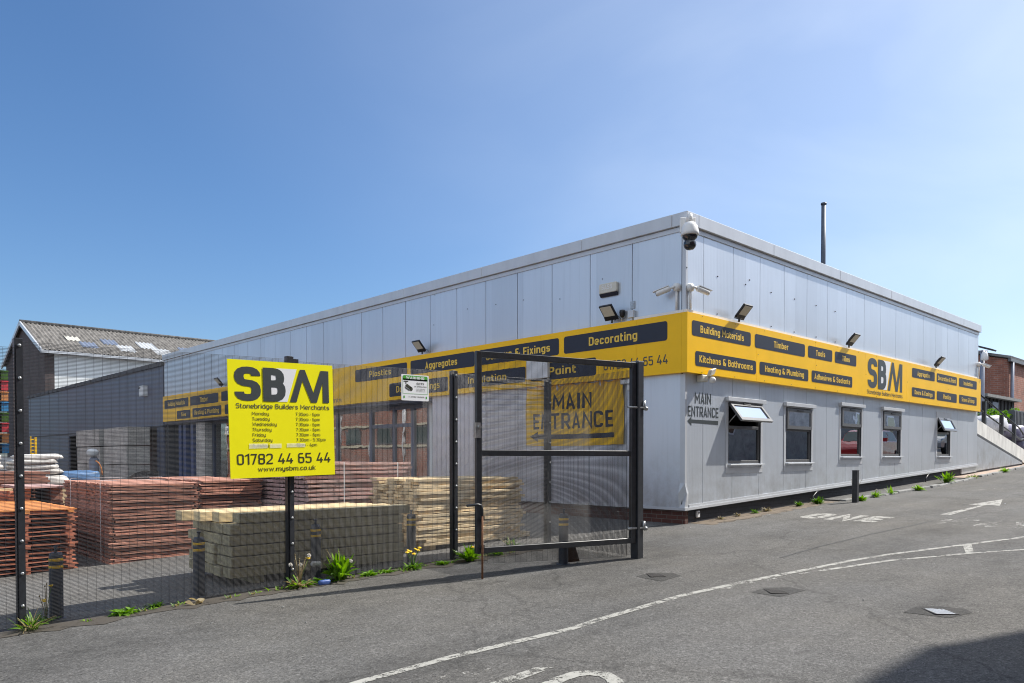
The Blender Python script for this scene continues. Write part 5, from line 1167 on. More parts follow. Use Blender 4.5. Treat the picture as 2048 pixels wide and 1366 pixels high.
def stack(name, protos, mats, x, y, z0, n, pitch, label, top_label, cat, group, jx=.02, jy=.02, seed=1):
    rr = random.Random(seed); base = []
    for k in range(n):
        i = rr.randrange(len(protos))
        if len(base) <= i or base[i] is None:
            while len(base) <= i: base.append(None)
            o = protos[i].build(name, mats); base[i] = o
        else:
            o = base[i].copy(); COL.objects.link(o)
        o.location = (x+rr.uniform(-jx, jx), y+rr.uniform(-jy, jy), z0+pitch*k); o.rotation_euler = (0, rr.uniform(-.002, .002), rr.uniform(-.012, .012))
        tag(o, top_label if k == n-1 else label, cat, group)
g0 = gz(-8)
stack('fence_panel', pmesh, M['brown'], -8.36, 3.97, gz(-8.0)-.02, 25, .0462, 'brown closeboard fence panel within the tall strapped stack left of centre', 'topmost brown closeboard panel of the tall strapped stack', 'fence panel', 'panels in the strapped stack', seed=2)
pm2 = [lap_panel(k+9, .98, 2.4) for k in range(3)]
stack('fence_panel', pm2, M['brown'], -7.07, 3.99, gz(-7.0)-.03, 25, .0462, 'brown closeboard fence panel within the stack just right of the tall strapped one', 'topmost brown panel of the stack just right of the tall strapped one', 'fence panel', 'panels in the second stack', seed=3)
# straps
for y in (4.25, 5.85):
    simple('strap', M['white_ink'], 'thin white strap down the shaded side of the tall panel stack, ' + ('nearer its lit front' if y < 5 else 'towards its back'), 'strap', lambda q: q.box(-8.405, -8.400, y, y+.014, gz(-8), .86) and q.box(-8.40, -7.0, y, y+.014, .868, .872))
# orange topped slatted panels
def slat_panel(seed, L=1.9, W=2.6, top=False):
    rr = random.Random(seed); m_ = MB()
    n = 22
    for i in range(n): m_.box(rr.uniform(-.01, .01), L+rr.uniform(-.01, .01), W*i/n, W*(i+.86)/n, .036, .052)
    for x in (.06, L*.33, L*.66, L-.12): m_.box(x+rr.uniform(-.012, .012), x+.07+rr.uniform(0, .02), -.005+rr.uniform(-.015, .005), W, 0, .0355)
    m_.box(-.012, L+.012, -.015, .012, .022, .056) if False else None
    return m_
sp_ = [slat_panel(k) for k in range(4)]
stack('slatted_fence', sp_, M['redtimber'], -10.68, 3.98, gz(-9.5)+.0, 14, .0585, 'red brown slatted panel held apart by battens in the leftmost stack', '', 'fence panel', 'slatted panels in the leftmost stack', seed=5)
o = slat_panel(31, 1.93, 4.6).build('slatted_fence', M['orange']); o.location = (-10.7, 3.96, gz(-9.5)+.0585*14); tag(o, 'orange stained slatted panel lying on top of the leftmost stack', 'fence panel')
simple('bearer', M['timberdark'], 'dark timber bearer under the leftmost slatted stack', 'bearer', lambda q: q.box(-10.7, -8.8, 4.1, 4.2, gz(-10)-.02, gz(-9.5)-.001))
# boxes of brown boards behind
def board_block(name, label, x0, x1, y0, y1, z0, z1, pitch, mat, cat, group, hole=None, seed=1, jit=.03):
    rr = random.Random(seed); z = z0; k = 0
    while z < z1-.001:
        m_ = MB(); h = pitch*rr.uniform(.82, .94)
        if hole:
            m_.box(x0+rr.uniform(-jit, jit), hole[0]+rr.uniform(-.01, .01), y0, y1, z, z+h); m_.box(hole[1]+rr.uniform(-.01, .01), x1+rr.uniform(-jit, jit), y0, y1, z, z+h); m_.box(hole[0]+.02, hole[1]-.02, y1-.1, y1, z, z+h)
        else:
            m_.box(x0+rr.uniform(-jit, jit), x1+rr.uniform(-jit, jit), y0+rr.uniform(-.02, .02), y1, z, z+h)
        tag(m_.build(name, mat), label, cat, group); z += pitch; k += 1
board_block('planter_section', 'brown board of the hollow stack behind the orange topped panels', -8.98, -8.36, 6.5, 7.8, gz(-8.6), .70, .052, M['brown'], 'board', 'boards of the hollow stack', (-8.83, -8.52), 7, .015)
board_block('planter_section', 'brown board of the second hollow stack, mostly behind the fence post', -9.9, -9.05, 6.5, 7.8, gz(-9.5), .66, .052, M['brown'], 'board', 'boards of the second hollow stack', (-9.32, -9.12), 8, .015)
simple('stack_lid', M['pinkwood'], 'pale board lying over the hollow stack of brown boards', 'board', lambda q: q.box(-9.0, -8.33, 6.42, 7.85, .705, .735))
board_block('long_board', 'long brown board in the pile below the white sacks', -10.6, -8.25, 8.0, 9.4, gz(-9), .93, .05, M['brown'], 'board', 'long boards below the white sacks', None, 9, .05)
simple('timber_offcut', M['sleepertop'], 'fresh yellow offcut lying on the hollow stacks at the extreme left', 'offcut', lambda q: q.box(-9.75, -9.05, 6.6, 6.75, .67, .70))
# white sacks and blue sheet
n_ = 0
for (cx, w_, rows) in ((-8.02, .46, 7), (-9.15, .52, 7)):
    for k in range(rows):
        ww = w_+R.uniform(-.03, .03); z = .62+.098*k; sx = cx+R.uniform(-.05, .05)+( .12 if k < 2 and cx > -9 else 0)
        b_ = pillow(0, 0, 0, ww, .36, .066, n_+1, 9); o = b_.build('sack', M['bag']); o.location = (sx, 10.2+R.uniform(-.04, .04), z); o.rotation_euler = (0, R.uniform(-.03, .03), R.uniform(-.1, .1)); n_ += 1
        L_ = 'white polythene sack in the pile right of the left fence post' if cx > -9 else 'white polythene sack in the pile behind the left fence post and beyond'
        if k == rows-1: L_ = L_.replace('sack in', 'sack topmost in')
        tag(o, L_, 'sack', 'white sacks in the right pile' if cx > -9 else 'white sacks in the left pile')
    simple('sack_pallet', M['plank'], 'timber pallet under the ' + ('right' if cx > -9 else 'left') + ' pile of white sacks', 'pallet', lambda q: q.box(cx-.5, cx+.5, 9.85, 10.6, gz(cx), .55))
tag(pillow(-7.25, 10.3, .78, .40, .4, .14, 77, 10).build('tarpaulin_bundle', M['bluebag']), 'folded blue sheet beside the white sacks', 'tarpaulin')
tag(pillow(-7.75, 10.1, .72, .30, .3, .12, 79, 10).build('sack', M['bag']), 'slumped pale sack between the white pile and the blue sheet', 'sack')
simple('sheet_pallet', M['plank'], 'timber pallet under the blue sheet', 'pallet', lambda q: q.box(-7.8, -6.8, 9.9, 10.7, gz(-7), .60))
simple('strap_end', M['orange'], 'loose curled strap end rising behind the tall panel stack', 'strap', lambda q: q.tube([onY(191, 921, 9), onY(197, 925, 9), onY(202, 934, 9), onY(204, 944, 9), (onY(205, 950, 9))], .012, 5))
simple('trestle', M['reflect'], 'yellow folding trestle standing behind the white sacks', 'trestle', lambda q: [q.box(onY(61, 900, 16).x, onY(63.5, 900, 16).x, 16, 16.05, gz(-7), onY(61, 873, 16).z), q.box(onY(70, 900, 16).x, onY(74, 900, 16).x, 16, 16.05, gz(-7), onY(70, 874, 16).z)] and [q.box(onY(61, 900, 16).x, onY(74, 900, 16).x, 16.01, 16.04, onY(61, 878+7*i, 16).z-.03, onY(61, 878+7*i, 16).z) for i in range(5)])
t = thing('wheelie_bin', 'dark blue wheeled bin behind the left fence post', 'bin', (onY(46, 900, 17).x, 17, gz(-8)))
m_ = MB(); m_.hexa([(-.22, -.25, .06), (.22, -.25, .06), (.22, .25, .06), (-.22, .25, .06)], [(-.28, -.32, 1.35), (.28, -.32, 1.35), (.28, .32, 1.35), (-.28, .32, 1.35)]); m_.build('body', M['navy'], t, False, bevel=.02)
m_ = MB(); m_.hexa([(-.30, -.34, 1.351), (.30, -.34, 1.351), (.30, .36, 1.351), (-.30, .36, 1.351)], [(-.27, -.30, 1.42), (.27, -.30, 1.42), (.27, .34, 1.45), (-.27, .34, 1.45)]); m_.build('lid', M['navy'], t, False, bevel=.015)
# pink brown rail panels
def rail_panel(seed, L=1.92, W=1.95):
    rr = random.Random(seed); m_ = MB(); m_.box(.01, L, .0, .05, .028, .064); m_.box(0, L, W-.05, W, .028, .064)
    n = 20
    for i in range(n): m_.box(rr.uniform(.0, .03), L-rr.uniform(.0, .02), .02+W*i/n, .02+W*(i+.95)/n-.02, .010+rr.uniform(0, .005), .028)
    for x in (.02, L*.5, L-.09): m_.box(x, x+.07, .06, W-.06, .0285, .06)
    return m_
rp_ = [rail_panel(k) for k in range(3)]
stack('deck_section', rp_, [M['pinkwood']], -6.02, 2.62, gz(-5)-.02, 20, .067, 'pinkish brown panel with a thick edge rail in the stack right of the lemon board', 'topmost pinkish panel in the stack right of the lemon board', 'fence panel', 'thick edged panels', .03, .03, 4)
rp2 = [rail_panel(k+20, 1.0, 2.4) for k in range(2)]
for x in (-5.42, -4.42): simple('strap', M['white_ink'], 'white strap down the front of the pinkish panel stack, ' + ('nearer the lemon board' if x < -5 else 'nearer the pale planks'), 'strap', lambda q: q.box(x, x+.014, 2.56, 2.565, gz(-5), 1.13))
# wire basket like heap seen under the lemon board's left edge
t = thing('netting_roll', 'rolled dark green wire netting left of the lemon board', 'netting', (-6.1, 10.0, gz(-6)))
m_ = MB()
for i in range(26): m_.tube([(-6.6+.9*k/14, 9.9+.3*math.sin(k/14*3.1), .30+.62*math.sin(min(1, (k+1)/13)*1.7)*(.35+.65*i/26)) for k in range(15)], .006, 4)
for k in range(15): m_.tube([(-6.6+.9*k/14, 9.9+.3*math.sin(k/14*3.1), .30+.62*math.sin(min(1, (k+1)/13)*1.7)*(.35+.65*i/26)) for i in range(26)], .006, 4)
m_.build('mesh', M['timberdark'], t)
# green treated sleepers: layers of six, front course set out
sl_rr = random.Random(12)
smesh = []
for k in range(4):
    m_ = MB(); L = 2.42; m_.box(0, L, 0, .2, 0, .113); smesh.append(m_)
sb_ = [s_.build('timber_sleeper', M['sleeper'], bevel=.006) for s_ in smesh]; used = [False]*4
def put_sleeper(x, y, z, label, group, mat=None):
    i = sl_rr.randrange(4); o = sb_[i] if not used[i] else sb_[i].copy()
    if used[i]: COL.objects.link(o)
    used[i] = True; o.location = (x, y, z); o.rotation_euler = (0, 0, sl_rr.uniform(-.004, .004)); return tag(o, label, 'sleeper', group)
zs = gz(-6.6)+.055
for k in range(5):
    for j in range(6):
        x = -7.95+sl_rr.uniform(-.03, .02)-( .02 if k < 4 else .0)
        put_sleeper(x, .80+.207*j, zs+.127*k, 'green treated sleeper in the %s of the big sleeper stack' % ('front course' if j == 0 else 'hidden rows'), 'front course sleepers' if j == 0 else 'sleepers in the hidden rows')
put_sleeper(-7.86, .80, zs+.635, 'front sleeper in the top layer of the sleeper stack', None)
_used_m = {}
for j, (x, y, lab) in enumerate(((-7.98, 1.10, 'freshly sawn sleeper lying second from the front on the sleeper stack'), (-8.10, 1.36, 'freshly sawn sleeper lying third from the front, sticking out left'), (-8.22, 1.62, 'freshly sawn sleeper at the back of the stack, sticking out farthest left'))):
    m_ = MB(); m_.box(0, 2.42, 0, .2, 0, .118); o = m_.build('timber_sleeper', M['sleepertop'], bevel=.006); o.location = (x, y, zs+.635); tag(o, lab, 'sleeper')
for x in (-7.6, -6.0): simple('bearer', M['sleeper'], 'low timber bearer under the sleeper stack, ' + ('left' if x < -7 else 'right') + ' end', 'bearer', lambda q: q.box(x-.06, x+.06, .85, 2.0, gz(x)-.02, zs-.001))
# pale sawn planks
pr = random.Random(21)
pk = [];
for k in range(5):
    m_ = MB(); L = 2.12; h = .040; c = .003; m_.box(0, L, 0, .19, 0, h); pk.append(m_.build('sawn_plank', M['plank'], bevel=.004))
pu = [False]*5
z0p = gz(-4)+.05
for k in range(21):
    for j in range(6):
        if k == 20 and j in (1, 4): continue
        i = pr.randrange(5); o = pk[i] if not pu[i] else pk[i].copy()
        if pu[i]: COL.objects.link(o)
        pu[i] = True
        o.location = (-5.02+pr.gauss(0, .035)+(.15 if k < 2 and j == 0 else 0), 1.19+.2*j+(pr.gauss(0, .012) if j == 0 else 0), z0p+.0475*k+pr.uniform(-.001, .001)); o.rotation_euler = (pr.gauss(0, .006), pr.gauss(0, .0016), pr.gauss(0, .012))
        if k == 20: lab, grp = 'pale sawn plank on the uppermost layer of the plank pile behind the gate', 'uppermost planks'
        elif j == 0: lab, grp = 'pale sawn plank in the sunlit front of the plank pile behind the gate', 'front planks of the pile'
        else: lab, grp = 'pale sawn plank inside the plank pile, its shaded end showing', 'inner planks of the pile'
        tag(o, lab, 'plank', grp)
for x in (-4.7, -3.3): simple('bearer', M['plank'], 'timber bearer under the pale plank pile, ' + ('left' if x < -4 else 'right') + ' end', 'bearer', lambda q: q.box(x-.05, x+.05, 1.25, 2.35, gz(x)-.02, z0p-.003))

# ================================================================== WEEDS AND LITTER
def leaf_strip(mb, base, az, L, w, lift, droop, mi=0, rr=R, teeth=True, twist=0.0):
    d = Vector((math.cos(az), math.sin(az), 0)); s_ = Vector((-d.y, d.x, 0)); n = 7; vs = []
    for i in range(n+1):
        t = i/n; p = base+d*(L*t*math.cos(lift)*(1-.12*t))+Vector((0, 0, L*(math.sin(lift)*t-droop*t*t)))
        ww = w*(math.sin(math.pi*min(1, .10+t*.9))**.8)*(1 if not teeth else (1.0 if i % 2 else .58))*(.35+.65*min(1, t*2.2)); ww = ww if i < n else .002
        s2 = s_*math.cos(twist)+Vector((0, 0, math.sin(twist)))
        vs += [p+s2*ww+Vector((0, 0, ww*.35)), p, p-s2*ww+Vector((0, 0, ww*.35))]
    mb.add(vs, [f for i in range(n) for f in ((3*i, 3*i+1, 3*i+4, 3*i+3), (3*i+1, 3*i+2, 3*i+5, 3*i+4))], mi)
def weed(name, label, x, y, n, L, w, lift, seed, mats, flowers=0, clocks=0, fh=.22, buds=0, cat='weed', teeth=True, ground=None):
    rr = random.Random(seed); k_ = 1.22 if x < 0 else .80; n = int(n*1.3); L *= k_; w *= min(1.12, k_); z = gz(x) if ground is None else ground; t = thing(name, label, cat, (x, y, z)); m_ = MB()
    for i in range(n):
        l = L*rr.uniform(.55, 1.1); leaf_strip(m_, Vector((rr.gauss(0, .03), rr.gauss(0, .02), .0)), rr.uniform(0, 6.28), l, w*rr.uniform(.7, 1.2), lift*rr.uniform(.5, 1.35), rr.uniform(.1, .5), rr.randrange(len(mats)), rr, teeth, rr.uniform(-.4, .4))
    m_.build('leaves', mats, t, False)
    for k in range(flowers+clocks+buds):
        a = rr.uniform(0, 6.28); r = rr.uniform(.02, .13)*fh/.22; h = fh*rr.uniform(.6, 1.1); top = Vector((r*math.cos(a), r*math.sin(a)*.6, h))
        m_ = MB(); m_.tube([(0, 0, 0), (top.x*.35, top.y*.35, h*.5), top], [.004, .0035, .003], 5); st = m_.build('stem', M['dry'] if k >= flowers else M['dkgreen'], t, False)
        m_ = MB()
        if k < flowers:
            ax = Vector((rr.gauss(0, .3), -.5+rr.gauss(0, .2), 1)).normalized(); m_.lathe([(.004, -.012), (.010, -.004), (.020, .006), (.019, .010), (.010, .013), (0, .013)], top, 9, axis=ax)
            for q in range(14):
                a2 = rr.uniform(0, 6.28); u1 = ax.orthogonal().normalized(); u2 = ax.cross(u1); dd = (u1*math.cos(a2)+u2*math.sin(a2)); m_.add([top+ax*.007, top+dd*.026+ax*.010+u1*.004, top+dd*.026+ax*.010-u1*.004], [(0, 1, 2)])
            m_.build('flower', M['petal'], st, False)
        elif k < flowers+clocks:
            for q in range(60):
                d = Vector((rr.gauss(0, 1), rr.gauss(0, 1), rr.gauss(0, 1))).normalized(); e = d.orthogonal().normalized()*.006; m_.add([top+d*.004, top+d*.023+e, top+d*.025, top+d*.023-e], [(0, 1, 2, 3)])
            m_.build('seed_head', M['clock'], st, False)
        else:
            m_.lathe([(0, -.008), (.006, -.004), (.007, .004), (.003, .012), (0, .013)], top, 7); m_.build('bud', M['dry'], st, False)
    return t
GR, DG, DR = M['green'], M['dkgreen'], M['dry']
weed('dandelion', 'straggly dandelion with seed heads below the lemon board post', -7.42, .20, 40, .22, .020, .55, 1, [GR, DG, DR], 1, 3, .36, 7)
weed('dandelion', 'lush bright green clump at the fence foot, centre', -6.88, .22, 90, .33, .030, 1.25, 2, [GR, GR, DG], 0, 1, .34, 2, teeth=False)
weed('dandelion', 'dandelion with many yellow flowers near the right fence posts', -5.86, .16, 40, .17, .018, .6, 3, [DG, GR, DG], 7, 0, .26, 0)
weed('dandelion', 'leafy dandelion with a tall yellow flower beside the gate free end', -5.02, .02, 70, .24, .026, .95, 4, [GR, DG], 3, 0, .31, 0)
weed('grass_tuft', 'yellowing grass tuft at the foot of the left fence post', -10.05, .30, 46, .22, .007, .9, 5, [GR, DG, DR], 0, 0, .2, 0, 'grass', False)
weed('dandelion', 'dark stalked dandelion with two yellow flowers behind the left fence post', -9.88, .55, 16, .14, .014, .6, 6, [DG], 2, 0, .34, 4)
weed('weed_patch', 'flat green weed patch between the two left bollards', -9.25, .33, 80, .13, .015, .5, 7, [GR, DG], 0, 0, .1, 0, 'weed', False)
weed('weed_patch', 'small dark weed left of the second bollard', -8.93, .40, 36, .11, .012, .7, 8, [DG], 0, 0, .1, 0, 'weed', False)
weed('weed_patch', 'low green weed trailing right of the lush clump', -6.48, .20, 70, .12, .014, .5, 9, [GR, DG], 0, 0, .1, 0, 'weed', False)
weed('weed_patch', 'sprawling low weed under the flowering dandelion, left side', -6.22, .20, 40, .12, .012, .5, 10, [GR, DG], 0, 0, .1, 0, 'weed', False)
weed('weed_patch', 'small leafy weed left of the lush clump by the blue litter', -7.12, .18, 30, .12, .02, .6, 11, [DG], 0, 0, .1, 0, 'weed', False)
weed('weed_patch', 'low weed between the flowering dandelions by the fence', -5.40, .12, 50, .11, .016, .5, 12, [DG, GR], 0, 0, .1, 0, 'weed', False)
weed('weed_patch', 'short weeds under the open gate, left part', -4.45, .10, 44, .13, .012, .8, 13, [GR, DG], 0, 0, .1, 0, 'weed', False)
weed('weed_patch', 'scattered weeds at the foot of the pale plank pile', -3.75, .55, 36, .2, .012, .9, 14, [GR, DG, DR], 0, 0, .1, 0, 'weed', False)
weed('weed_patch', 'bright yellow green clump right beside the short steel post', 5.85, -.72, 110, .26, .03, .8, 15, [GR, GR], 0, 0, .1, 0, 'weed', False)
weed('weed_patch', 'tall dry stalks behind the short steel post', 6.15, -.45, 16, .2, .012, .7, 16, [DR], 0, 0, .55, 9, 'weed', False)
weed('dandelion', 'bright dandelion leaves on the kerb right of the dry stalks', 6.9, -.66, 46, .30, .022, .9, 17, [GR], 0, 1, .2, 0)
weed('weed_patch', 'upright weed sprig growing from the kerb joint', 7.8, -.66, 26, .34, .016, 1.35, 18, [GR], 0, 0, .1, 0, 'weed', False)
weed('dandelion', 'broad leaved dandelion on the kerb before the farthest window', 9.3, -.78, 50, .30, .035, .8, 19, [GR], 0, 0, .2, 0)
weed('weed_patch', 'tall leafy weed under the farthest window', 12.0, -.62, 60, .55, .045, 1.4, 20, [GR, DG], 0, 0, .2, 0, 'weed', False)
weed('grass_tuft', 'grassy mound at the kerb gap beyond the farthest window', 14.55, -.55, 90, .30, .014, .7, 21, [GR, DR], 0, 0, .2, 0, 'grass', False)
weed('grass_tuft', 'green grass mound on the pavement before the stair wall', 18.2, -.50, 90, .34, .016, .8, 22, [GR], 0, 0, .2, 0, 'grass', False)
weed('weed_patch', 'dark bushy weed against the plinth left of the steel post', 4.75, -.25, 90, .28, .02, .9, 23, [DG, DG], 0, 0, .1, 0, 'weed', False)
weed('weed_patch', 'smaller dark weed against the plinth under the second window', 4.05, -.15, 60, .22, .016, .9, 24, [DG], 0, 0, .1, 0, 'weed', False)
weed('weed_patch', 'dry reddish weed in the plinth shadow', 2.75, -.10, 50, .2, .014, .7, 25, [DR, M['stem']], 0, 0, .1, 0, 'weed', False)
weed('weed_patch', 'withered weed nearest the white key safe on the plinth', 1.05, -.10, 30, .15, .012, .7, 26, [DR, M['stem']], 0, 0, .1, 0, 'weed', False)
weed('weed_patch', 'withered tuft between the key safe weed and the first window', 1.65, -.10, 30, .16, .012, .8, 27, [M['stem'], DR], 0, 0, .1, 0, 'weed', False)
weed('weed_patch', 'sparse green sprig in the plinth shadow below the first window', 2.3, -.12, 24, .18, .014, .9, 28, [DG], 0, 0, .1, 0, 'weed', False)
tiny = weed('weed_sprig', 'tiny green sprig growing at the foot of the mesh fence', -8.2, .25, 9, .075, .008, .9, 61, [GR, DG, DR], 0, 0, .1, 0, 'weed', False); tiny['group'] = 'tiny sprigs along the fence'
rw = random.Random(9)
for xx in (-9.6, -9.05, -8.75, -7.95, -7.7, -7.55, -6.7, -6.35, -6.05, -5.65, -5.25, -4.85, -4.6, -4.2):
    d_ = dup(tiny, (xx, fy(xx)-.10+rw.uniform(-.06, .08), gz(xx)), rw.uniform(0, 6)); d_.scale = (1, 1, 1); q_ = rw.uniform(.6, 1.5); d_.scale = (q_, q_, q_)
# dead leaves and litter
for i, (x, y, lab) in enumerate(((-8.62, .18, 'curled dry brown leaf lying on the asphalt by the second bollard'), (-8.52, .24, 'pale dry leaf overlapping the curled one by the second bollard'))):
    m_ = MB(); leaf_strip(m_, Vector((0, 0, .004)), .4+1.9*i, .17, .035, .35, .1, 0, R, False, .5); leaf_strip(m_, Vector((0, 0, .004)), 2.6+1.5*i, .12, .03, .5, .2, 0, R, False, -.5); o = m_.build('dead_leaf', DR); o.location = (x, y, gz(x)); tag(o, lab, 'leaf')
o = pillow(-7.16, .10, gz(-7.16)+.03, .075, .035, .03, 5, 7).build('crushed_can', M['bluelitter']); tag(o, 'crushed blue wrapper at the fence foot', 'litter')
o = pillow(-7.02, .55, gz(-7.0)+.18, .07, .03, .028, 6, 7).build('plastic_bottle', M['litter']); tag(o, 'clear plastic scrap caught behind the fence mesh', 'litter')
mb = MB(); rr = random.Random(44)
for i in range(70):
    x = rr.uniform(-9.5, 14); y = rr.choice([rr.uniform(-.9, .25) if x < -4 else rr.uniform(-1.2, -.15), rr.uniform(-5, 0)]); s_ = rr.uniform(.005, .015); z = gz(x)+.003
    mb.hexa([(x-s_, y-s_, z), (x+s_, y-s_*.6, z), (x+s_*.7, y+s_, z), (x-s_*.8, y+s_*.7, z)], [(x-s_*.6, y-s_*.6, z+s_*.5), (x+s_*.5, y-s_*.4, z+s_*.7), (x+s_*.4, y+s_*.6, z+s_*.4), (x-s_*.5, y+s_*.4, z+s_*.6)], rr.choice([0]*9+[1]))
tag(mb.build('gravel', [M['kerb'], M['litter']]), 'loose grit scattered along the road edge and plinth', None, None, 'stuff')

# ================================================================== ACROSS THE ROAD (behind the photographer: reflected in panes, casts the near shadow)
SUN_AZ = Vector((.936, -.352, 0)).normalized(); ELEV = math.radians(46)
OB_ = thing('opposite_building', 'tall brick building across the road whose shadow falls on the asphalt', 'building', (-6, -12, gz(-6)))
Htop = 13.2; dx = Htop/math.tan(ELEV)
ox = -5.36+SUN_AZ.x*dx; oy = -5.89+SUN_AZ.y*dx
mb = MB(); mb.box(ox-22, ox, oy-9, oy, -1.2, Htop-.2); mb.build('wall', M['housebrick'], OB_)
mb = MB(); mb.box(ox-22.05, ox+.02, oy-9, oy+.02, Htop-.2, Htop-.2+.0+.2); mb.build('parapet', M['concrete'], OB_)
for k in range(4):
    mb = MB(); mb.box(ox-14+3.5*k, ox-12.6+3.5*k, oy-.05, oy+.03, 2.0, 3.6); w_ = mb.build('window', M['white_metal'], OB_); mb = MB(); mb.box(ox-13.9+3.5*k, ox-12.7+3.5*k, oy+.031, oy+.034, 2.1, 3.5); mb.build('pane', M['carglass'], w_)
O2 = thing('roadside_terrace', 'long pale rendered terrace across the road reflected in the office windows', 'building', (36, -14, gz(36)))
mb = MB(); mb.box(12, 75, -17, -11.5, -.5, 7.0); mb.build('wall', M['concrete'], O2)
mb = MB(); mb.box(11.8, 75.2, -17.2, -11.3, 7.0, 7.3); mb.build('eaves', M['white_metal'], O2)
for k in range(12):
    mb = MB(); mb.box(15+5*k, 16.4+5*k, -11.55, -11.47, 2.3, 3.9); w_ = mb.build('window', M['white_metal'], O2); mb = MB(); mb.box(15.1+5*k, 16.3+5*k, -11.469, -11.465, 2.4, 3.8); mb.build('pane', M['carglass'], w_)
O3 = thing('yard_workshop', 'brick workshop at the side of the yard mirrored in the shop panes', 'building', (-20, 34, gz(-20)))
mb = MB(); mb.box(-26, -17, 22, 62, -2, 6.5); mb.build('wall', M['housebrick'], O3)
mb = MB(); mb.box(-26.2, -16.8, 21.8, 62.2, 6.5, 6.8); mb.build('parapet', M['concrete'], O3)
for z in (1.9, 3.3):
    mb = MB(); mb.box(-16.995, -16.9, 22, 62, z, z+.16); mb.build('band_course', M['beam'], O3)
for k in range(10):
    mb = MB(); mb.box(-16.995, -16.93, 23+4*k, 24.8+4*k, 2.1, 3.25); w_ = mb.build('window', M['upvc'], O3); mb = MB(); mb.box(-16.93, -16.926, 23.1+4*k, 24.7+4*k, 2.2, 3.15); mb.build('pane', M['carglass'], w_)
    mb = MB(); mb.tube([(-16.9, 25.6+4*k, -1), (-16.9, 25.6+4*k, 6.4)], .07, 8); mb.build('downpipe', M['white_metal'], O3)
def car(x, y, rz, mat, label):
    t = thing('parked_car', label, 'car', (x, y, gz(x)+.02), rz); prof = [(-2.05, .35), (-2.1, .62), (-2.0, .9), (-1.65, 1.0), (-1.2, 1.42), (-.9, 1.50), (.35, 1.50), (.6, 1.44), (1.15, 1.0), (1.85, .86), (2.08, .68), (2.1, .35)]
    m_ = MB(); n = len(prof); W = .86
    def wy(z): return W*(1-.22*max(0, (z-.85)/.65))
    m_.add([(px, -wy(pz), pz) for px, pz in prof]+[(px, wy(pz), pz) for px, pz in prof], [tuple(range(n))[::-1], tuple(range(n, 2*n))]+[(i, (i+1) % n, n+(i+1) % n, n+i) for i in range(n)]); m_.build('body', mat, t, False, bevel=.05)
    m_ = MB()
    for s_ in (-1, 1):
        f = lambda px, pz: (px, s_*(wy(pz)+.006), pz)
        m_.add([f(-1.4, 1.02), f(-.2, 1.02), f(-.2, 1.42), f(-1.05, 1.42)], [(0, 1, 2, 3)]); m_.add([f(-.12, 1.02), f(1.0, 1.02), f(.45, 1.42), f(-.12, 1.42)], [(0, 1, 2, 3)])
    m_.build('side_window', M['carglass'], t, False)
    m_ = MB(); m_.add([(1.16, -.72, 1.01), (1.16, .72, 1.01), (.64, .64, 1.435), (.64, -.64, 1.435)], [(0, 1, 2, 3)]); m_.build('windscreen', M['carglass'], t, False)
    m_ = MB(); m_.add([(-1.67, -.72, 1.01), (-1.67, .72, 1.01), (-1.24, .64, 1.40), (-1.24, -.64, 1.40)], [(3, 2, 1, 0)]); m_.build('rear_window', M['carglass'], t, False)
    for wx in (-1.3, 1.3):
        for s_ in (-1, 1):
            m_ = MB(); m_.lathe([(.0, -.1), (.31, -.1), (.33, -.05), (.33, .05), (.31, .1), (.0, .1)], (wx, s_*.80, .31), 20, axis=(0, 1, 0)); w_ = m_.build('wheel', M['tyre'], t, False)
            m_ = MB(); m_.lathe([(.2, -.105), (.2, .105), (0, .11)], (wx, s_*.80, .31), 14, axis=(0, 1, 0)); m_.build('rim', M['steel'], w_, False)
    for s_ in (-1, 1):
        m_ = MB(); m_.lathe([(.0, 0), (.12, .01), (.10, .05), (0, .07)], (2.0, s_*.62, .70), 12, axis=(1, 0, .3)); m_.build('headlight', M['white_metal'], t, False)
        m_ = MB(); m_.obox((.85, s_*.98, 1.05), (.06, 0, 0), (0, .1, 0), (0, 0, .07)); m_.build('wing_mirror', mat, t, False)
car(23.4, -6.0, math.radians(176), M['carred'], 'glossy red hatchback parked across the road, reflected in the middle windows')
car(34.5, -6.6, math.radians(182), M['cardark'], 'silver grey car parked across the road, reflected in the farthest window')

# ================================================================== LIGHT
dirv = Vector((SUN_AZ.x*math.cos(ELEV), SUN_AZ.y*math.cos(ELEV), math.sin(ELEV)))
w = bpy.data.worlds.new('World'); SC.world = w; w.use_nodes = True; nt = w.node_tree
bg = nt.nodes['Background']; sky = nt.nodes.new('ShaderNodeTexSky'); sky.sky_type = 'NISHITA'; sky.sun_disc = False
sky.sun_elevation = ELEV; sky.sun_rotation = math.atan2(SUN_AZ.x, SUN_AZ.y); sky.altitude = 100; sky.air_density = 1.0; sky.dust_density = 1.2; sky.ozone_density = 6.0
hs = nt.nodes.new('ShaderNodeHueSaturation'); hs.inputs['Saturation'].default_value = 1.10; nt.links.new(sky.outputs[0], hs.inputs['Color'])
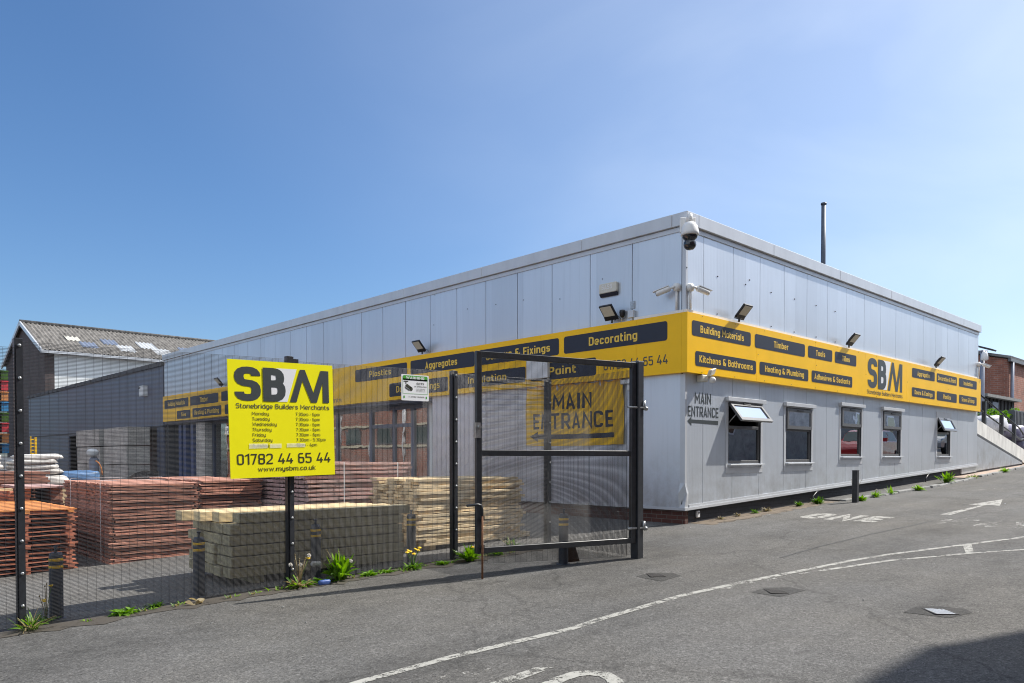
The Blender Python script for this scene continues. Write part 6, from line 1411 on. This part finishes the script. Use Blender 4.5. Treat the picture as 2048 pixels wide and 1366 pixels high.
# thin high cloud, thickening towards the sun's side of the sky
tc = N(nt, 'ShaderNodeTexCoord'); dt = N(nt, 'ShaderNodeVectorMath', operation='DOT_PRODUCT'); dt.inputs[1].default_value = tuple(dirv)
nt.links.new(tc.outputs['Generated'], dt.inputs[0])
mpc = N(nt, 'ShaderNodeMapping'); mpc.inputs['Scale'].default_value = (1.3, 1.3, 3.2); mpc.inputs['Location'].default_value = (.4, 1.3, .2); nt.links.new(tc.outputs['Generated'], mpc.inputs['Vector'])
nz_ = N(nt, 'ShaderNodeTexNoise', Scale=1.6, Detail=5.0, Roughness=.5, Distortion=.6); nt.links.new(mpc.outputs[0], nz_.inputs['Vector'])
mr_ = N(nt, 'ShaderNodeMapRange', interpolation_type='SMOOTHSTEP'); mr_.inputs['From Min'].default_value = .22; mr_.inputs['From Max'].default_value = 1.12; nt.links.new(dt.outputs['Value'], mr_.inputs['Value'])
nr_ = ramp(nt, nz_.outputs['Fac'], [(.35, g3(.6)), (.65, g3(1.0))])
spz = N(nt, 'ShaderNodeSeparateXYZ'); nt.links.new(tc.outputs['Generated'], spz.inputs[0])
low = N(nt, 'ShaderNodeMapRange'); low.inputs['From Min'].default_value = .1; low.inputs['From Max'].default_value = .75; low.inputs['To Min'].default_value = .72; low.inputs['To Max'].default_value = .34; nt.links.new(spz.outputs[2], low.inputs['Value'])
m0_ = N(nt, 'ShaderNodeMath', operation='MULTIPLY'); nt.links.new(mr_.outputs[0], m0_.inputs[0]); nt.links.new(low.outputs[0], m0_.inputs[1])
m1_ = N(nt, 'ShaderNodeMath', operation='MULTIPLY'); nt.links.new(m0_.outputs[0], m1_.inputs[0]); nt.links.new(nr_.outputs['Color'], m1_.inputs[1])
# added unseen bank of bright cloud overhead and behind the photographer, lifting the shade
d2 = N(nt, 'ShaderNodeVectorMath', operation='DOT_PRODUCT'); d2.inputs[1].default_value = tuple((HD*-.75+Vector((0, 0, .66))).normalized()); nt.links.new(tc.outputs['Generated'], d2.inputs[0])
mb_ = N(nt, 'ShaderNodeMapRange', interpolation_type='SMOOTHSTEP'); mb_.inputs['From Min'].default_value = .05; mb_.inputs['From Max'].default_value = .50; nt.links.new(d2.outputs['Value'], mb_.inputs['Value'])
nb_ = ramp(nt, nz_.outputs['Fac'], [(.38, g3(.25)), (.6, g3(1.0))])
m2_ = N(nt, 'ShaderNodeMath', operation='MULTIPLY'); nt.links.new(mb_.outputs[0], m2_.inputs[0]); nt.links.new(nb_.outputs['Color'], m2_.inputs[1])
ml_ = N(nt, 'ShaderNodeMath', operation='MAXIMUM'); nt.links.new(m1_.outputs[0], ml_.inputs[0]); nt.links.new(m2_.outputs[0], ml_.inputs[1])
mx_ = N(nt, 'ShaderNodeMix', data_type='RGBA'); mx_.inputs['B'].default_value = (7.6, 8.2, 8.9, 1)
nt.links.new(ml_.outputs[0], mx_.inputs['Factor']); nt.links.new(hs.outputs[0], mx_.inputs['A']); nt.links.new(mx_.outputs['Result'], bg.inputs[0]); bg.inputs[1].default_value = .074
sd = bpy.data.lights.new('sun', 'SUN'); sd.energy = 3.35; sd.angle = math.radians(.53); sd.color = (1, .955, .88)
so = bpy.data.objects.new('sun', sd); COL.objects.link(so)
so.rotation_euler = dirv.to_track_quat('Z', 'Y').to_euler(); so.location = (10, -20, 30)
SC.view_settings.view_transform = 'Standard'; SC.view_settings.look = 'None'; SC.view_settings.exposure = 1.05; SC.view_settings.gamma = 1.0
SC.render.engine = 'CYCLES'; SC.cycles.max_bounces = 8; SC.cycles.transparent_max_bounces = 24; SC.cycles.use_denoising = True; SC.cycles.denoiser = 'OPENIMAGEDENOISE'; SC.cycles.denoising_prefilter = 'ACCURATE'; SC.cycles.filter_width = 1.1; SC.cycles.sample_clamp_indirect = 4.0
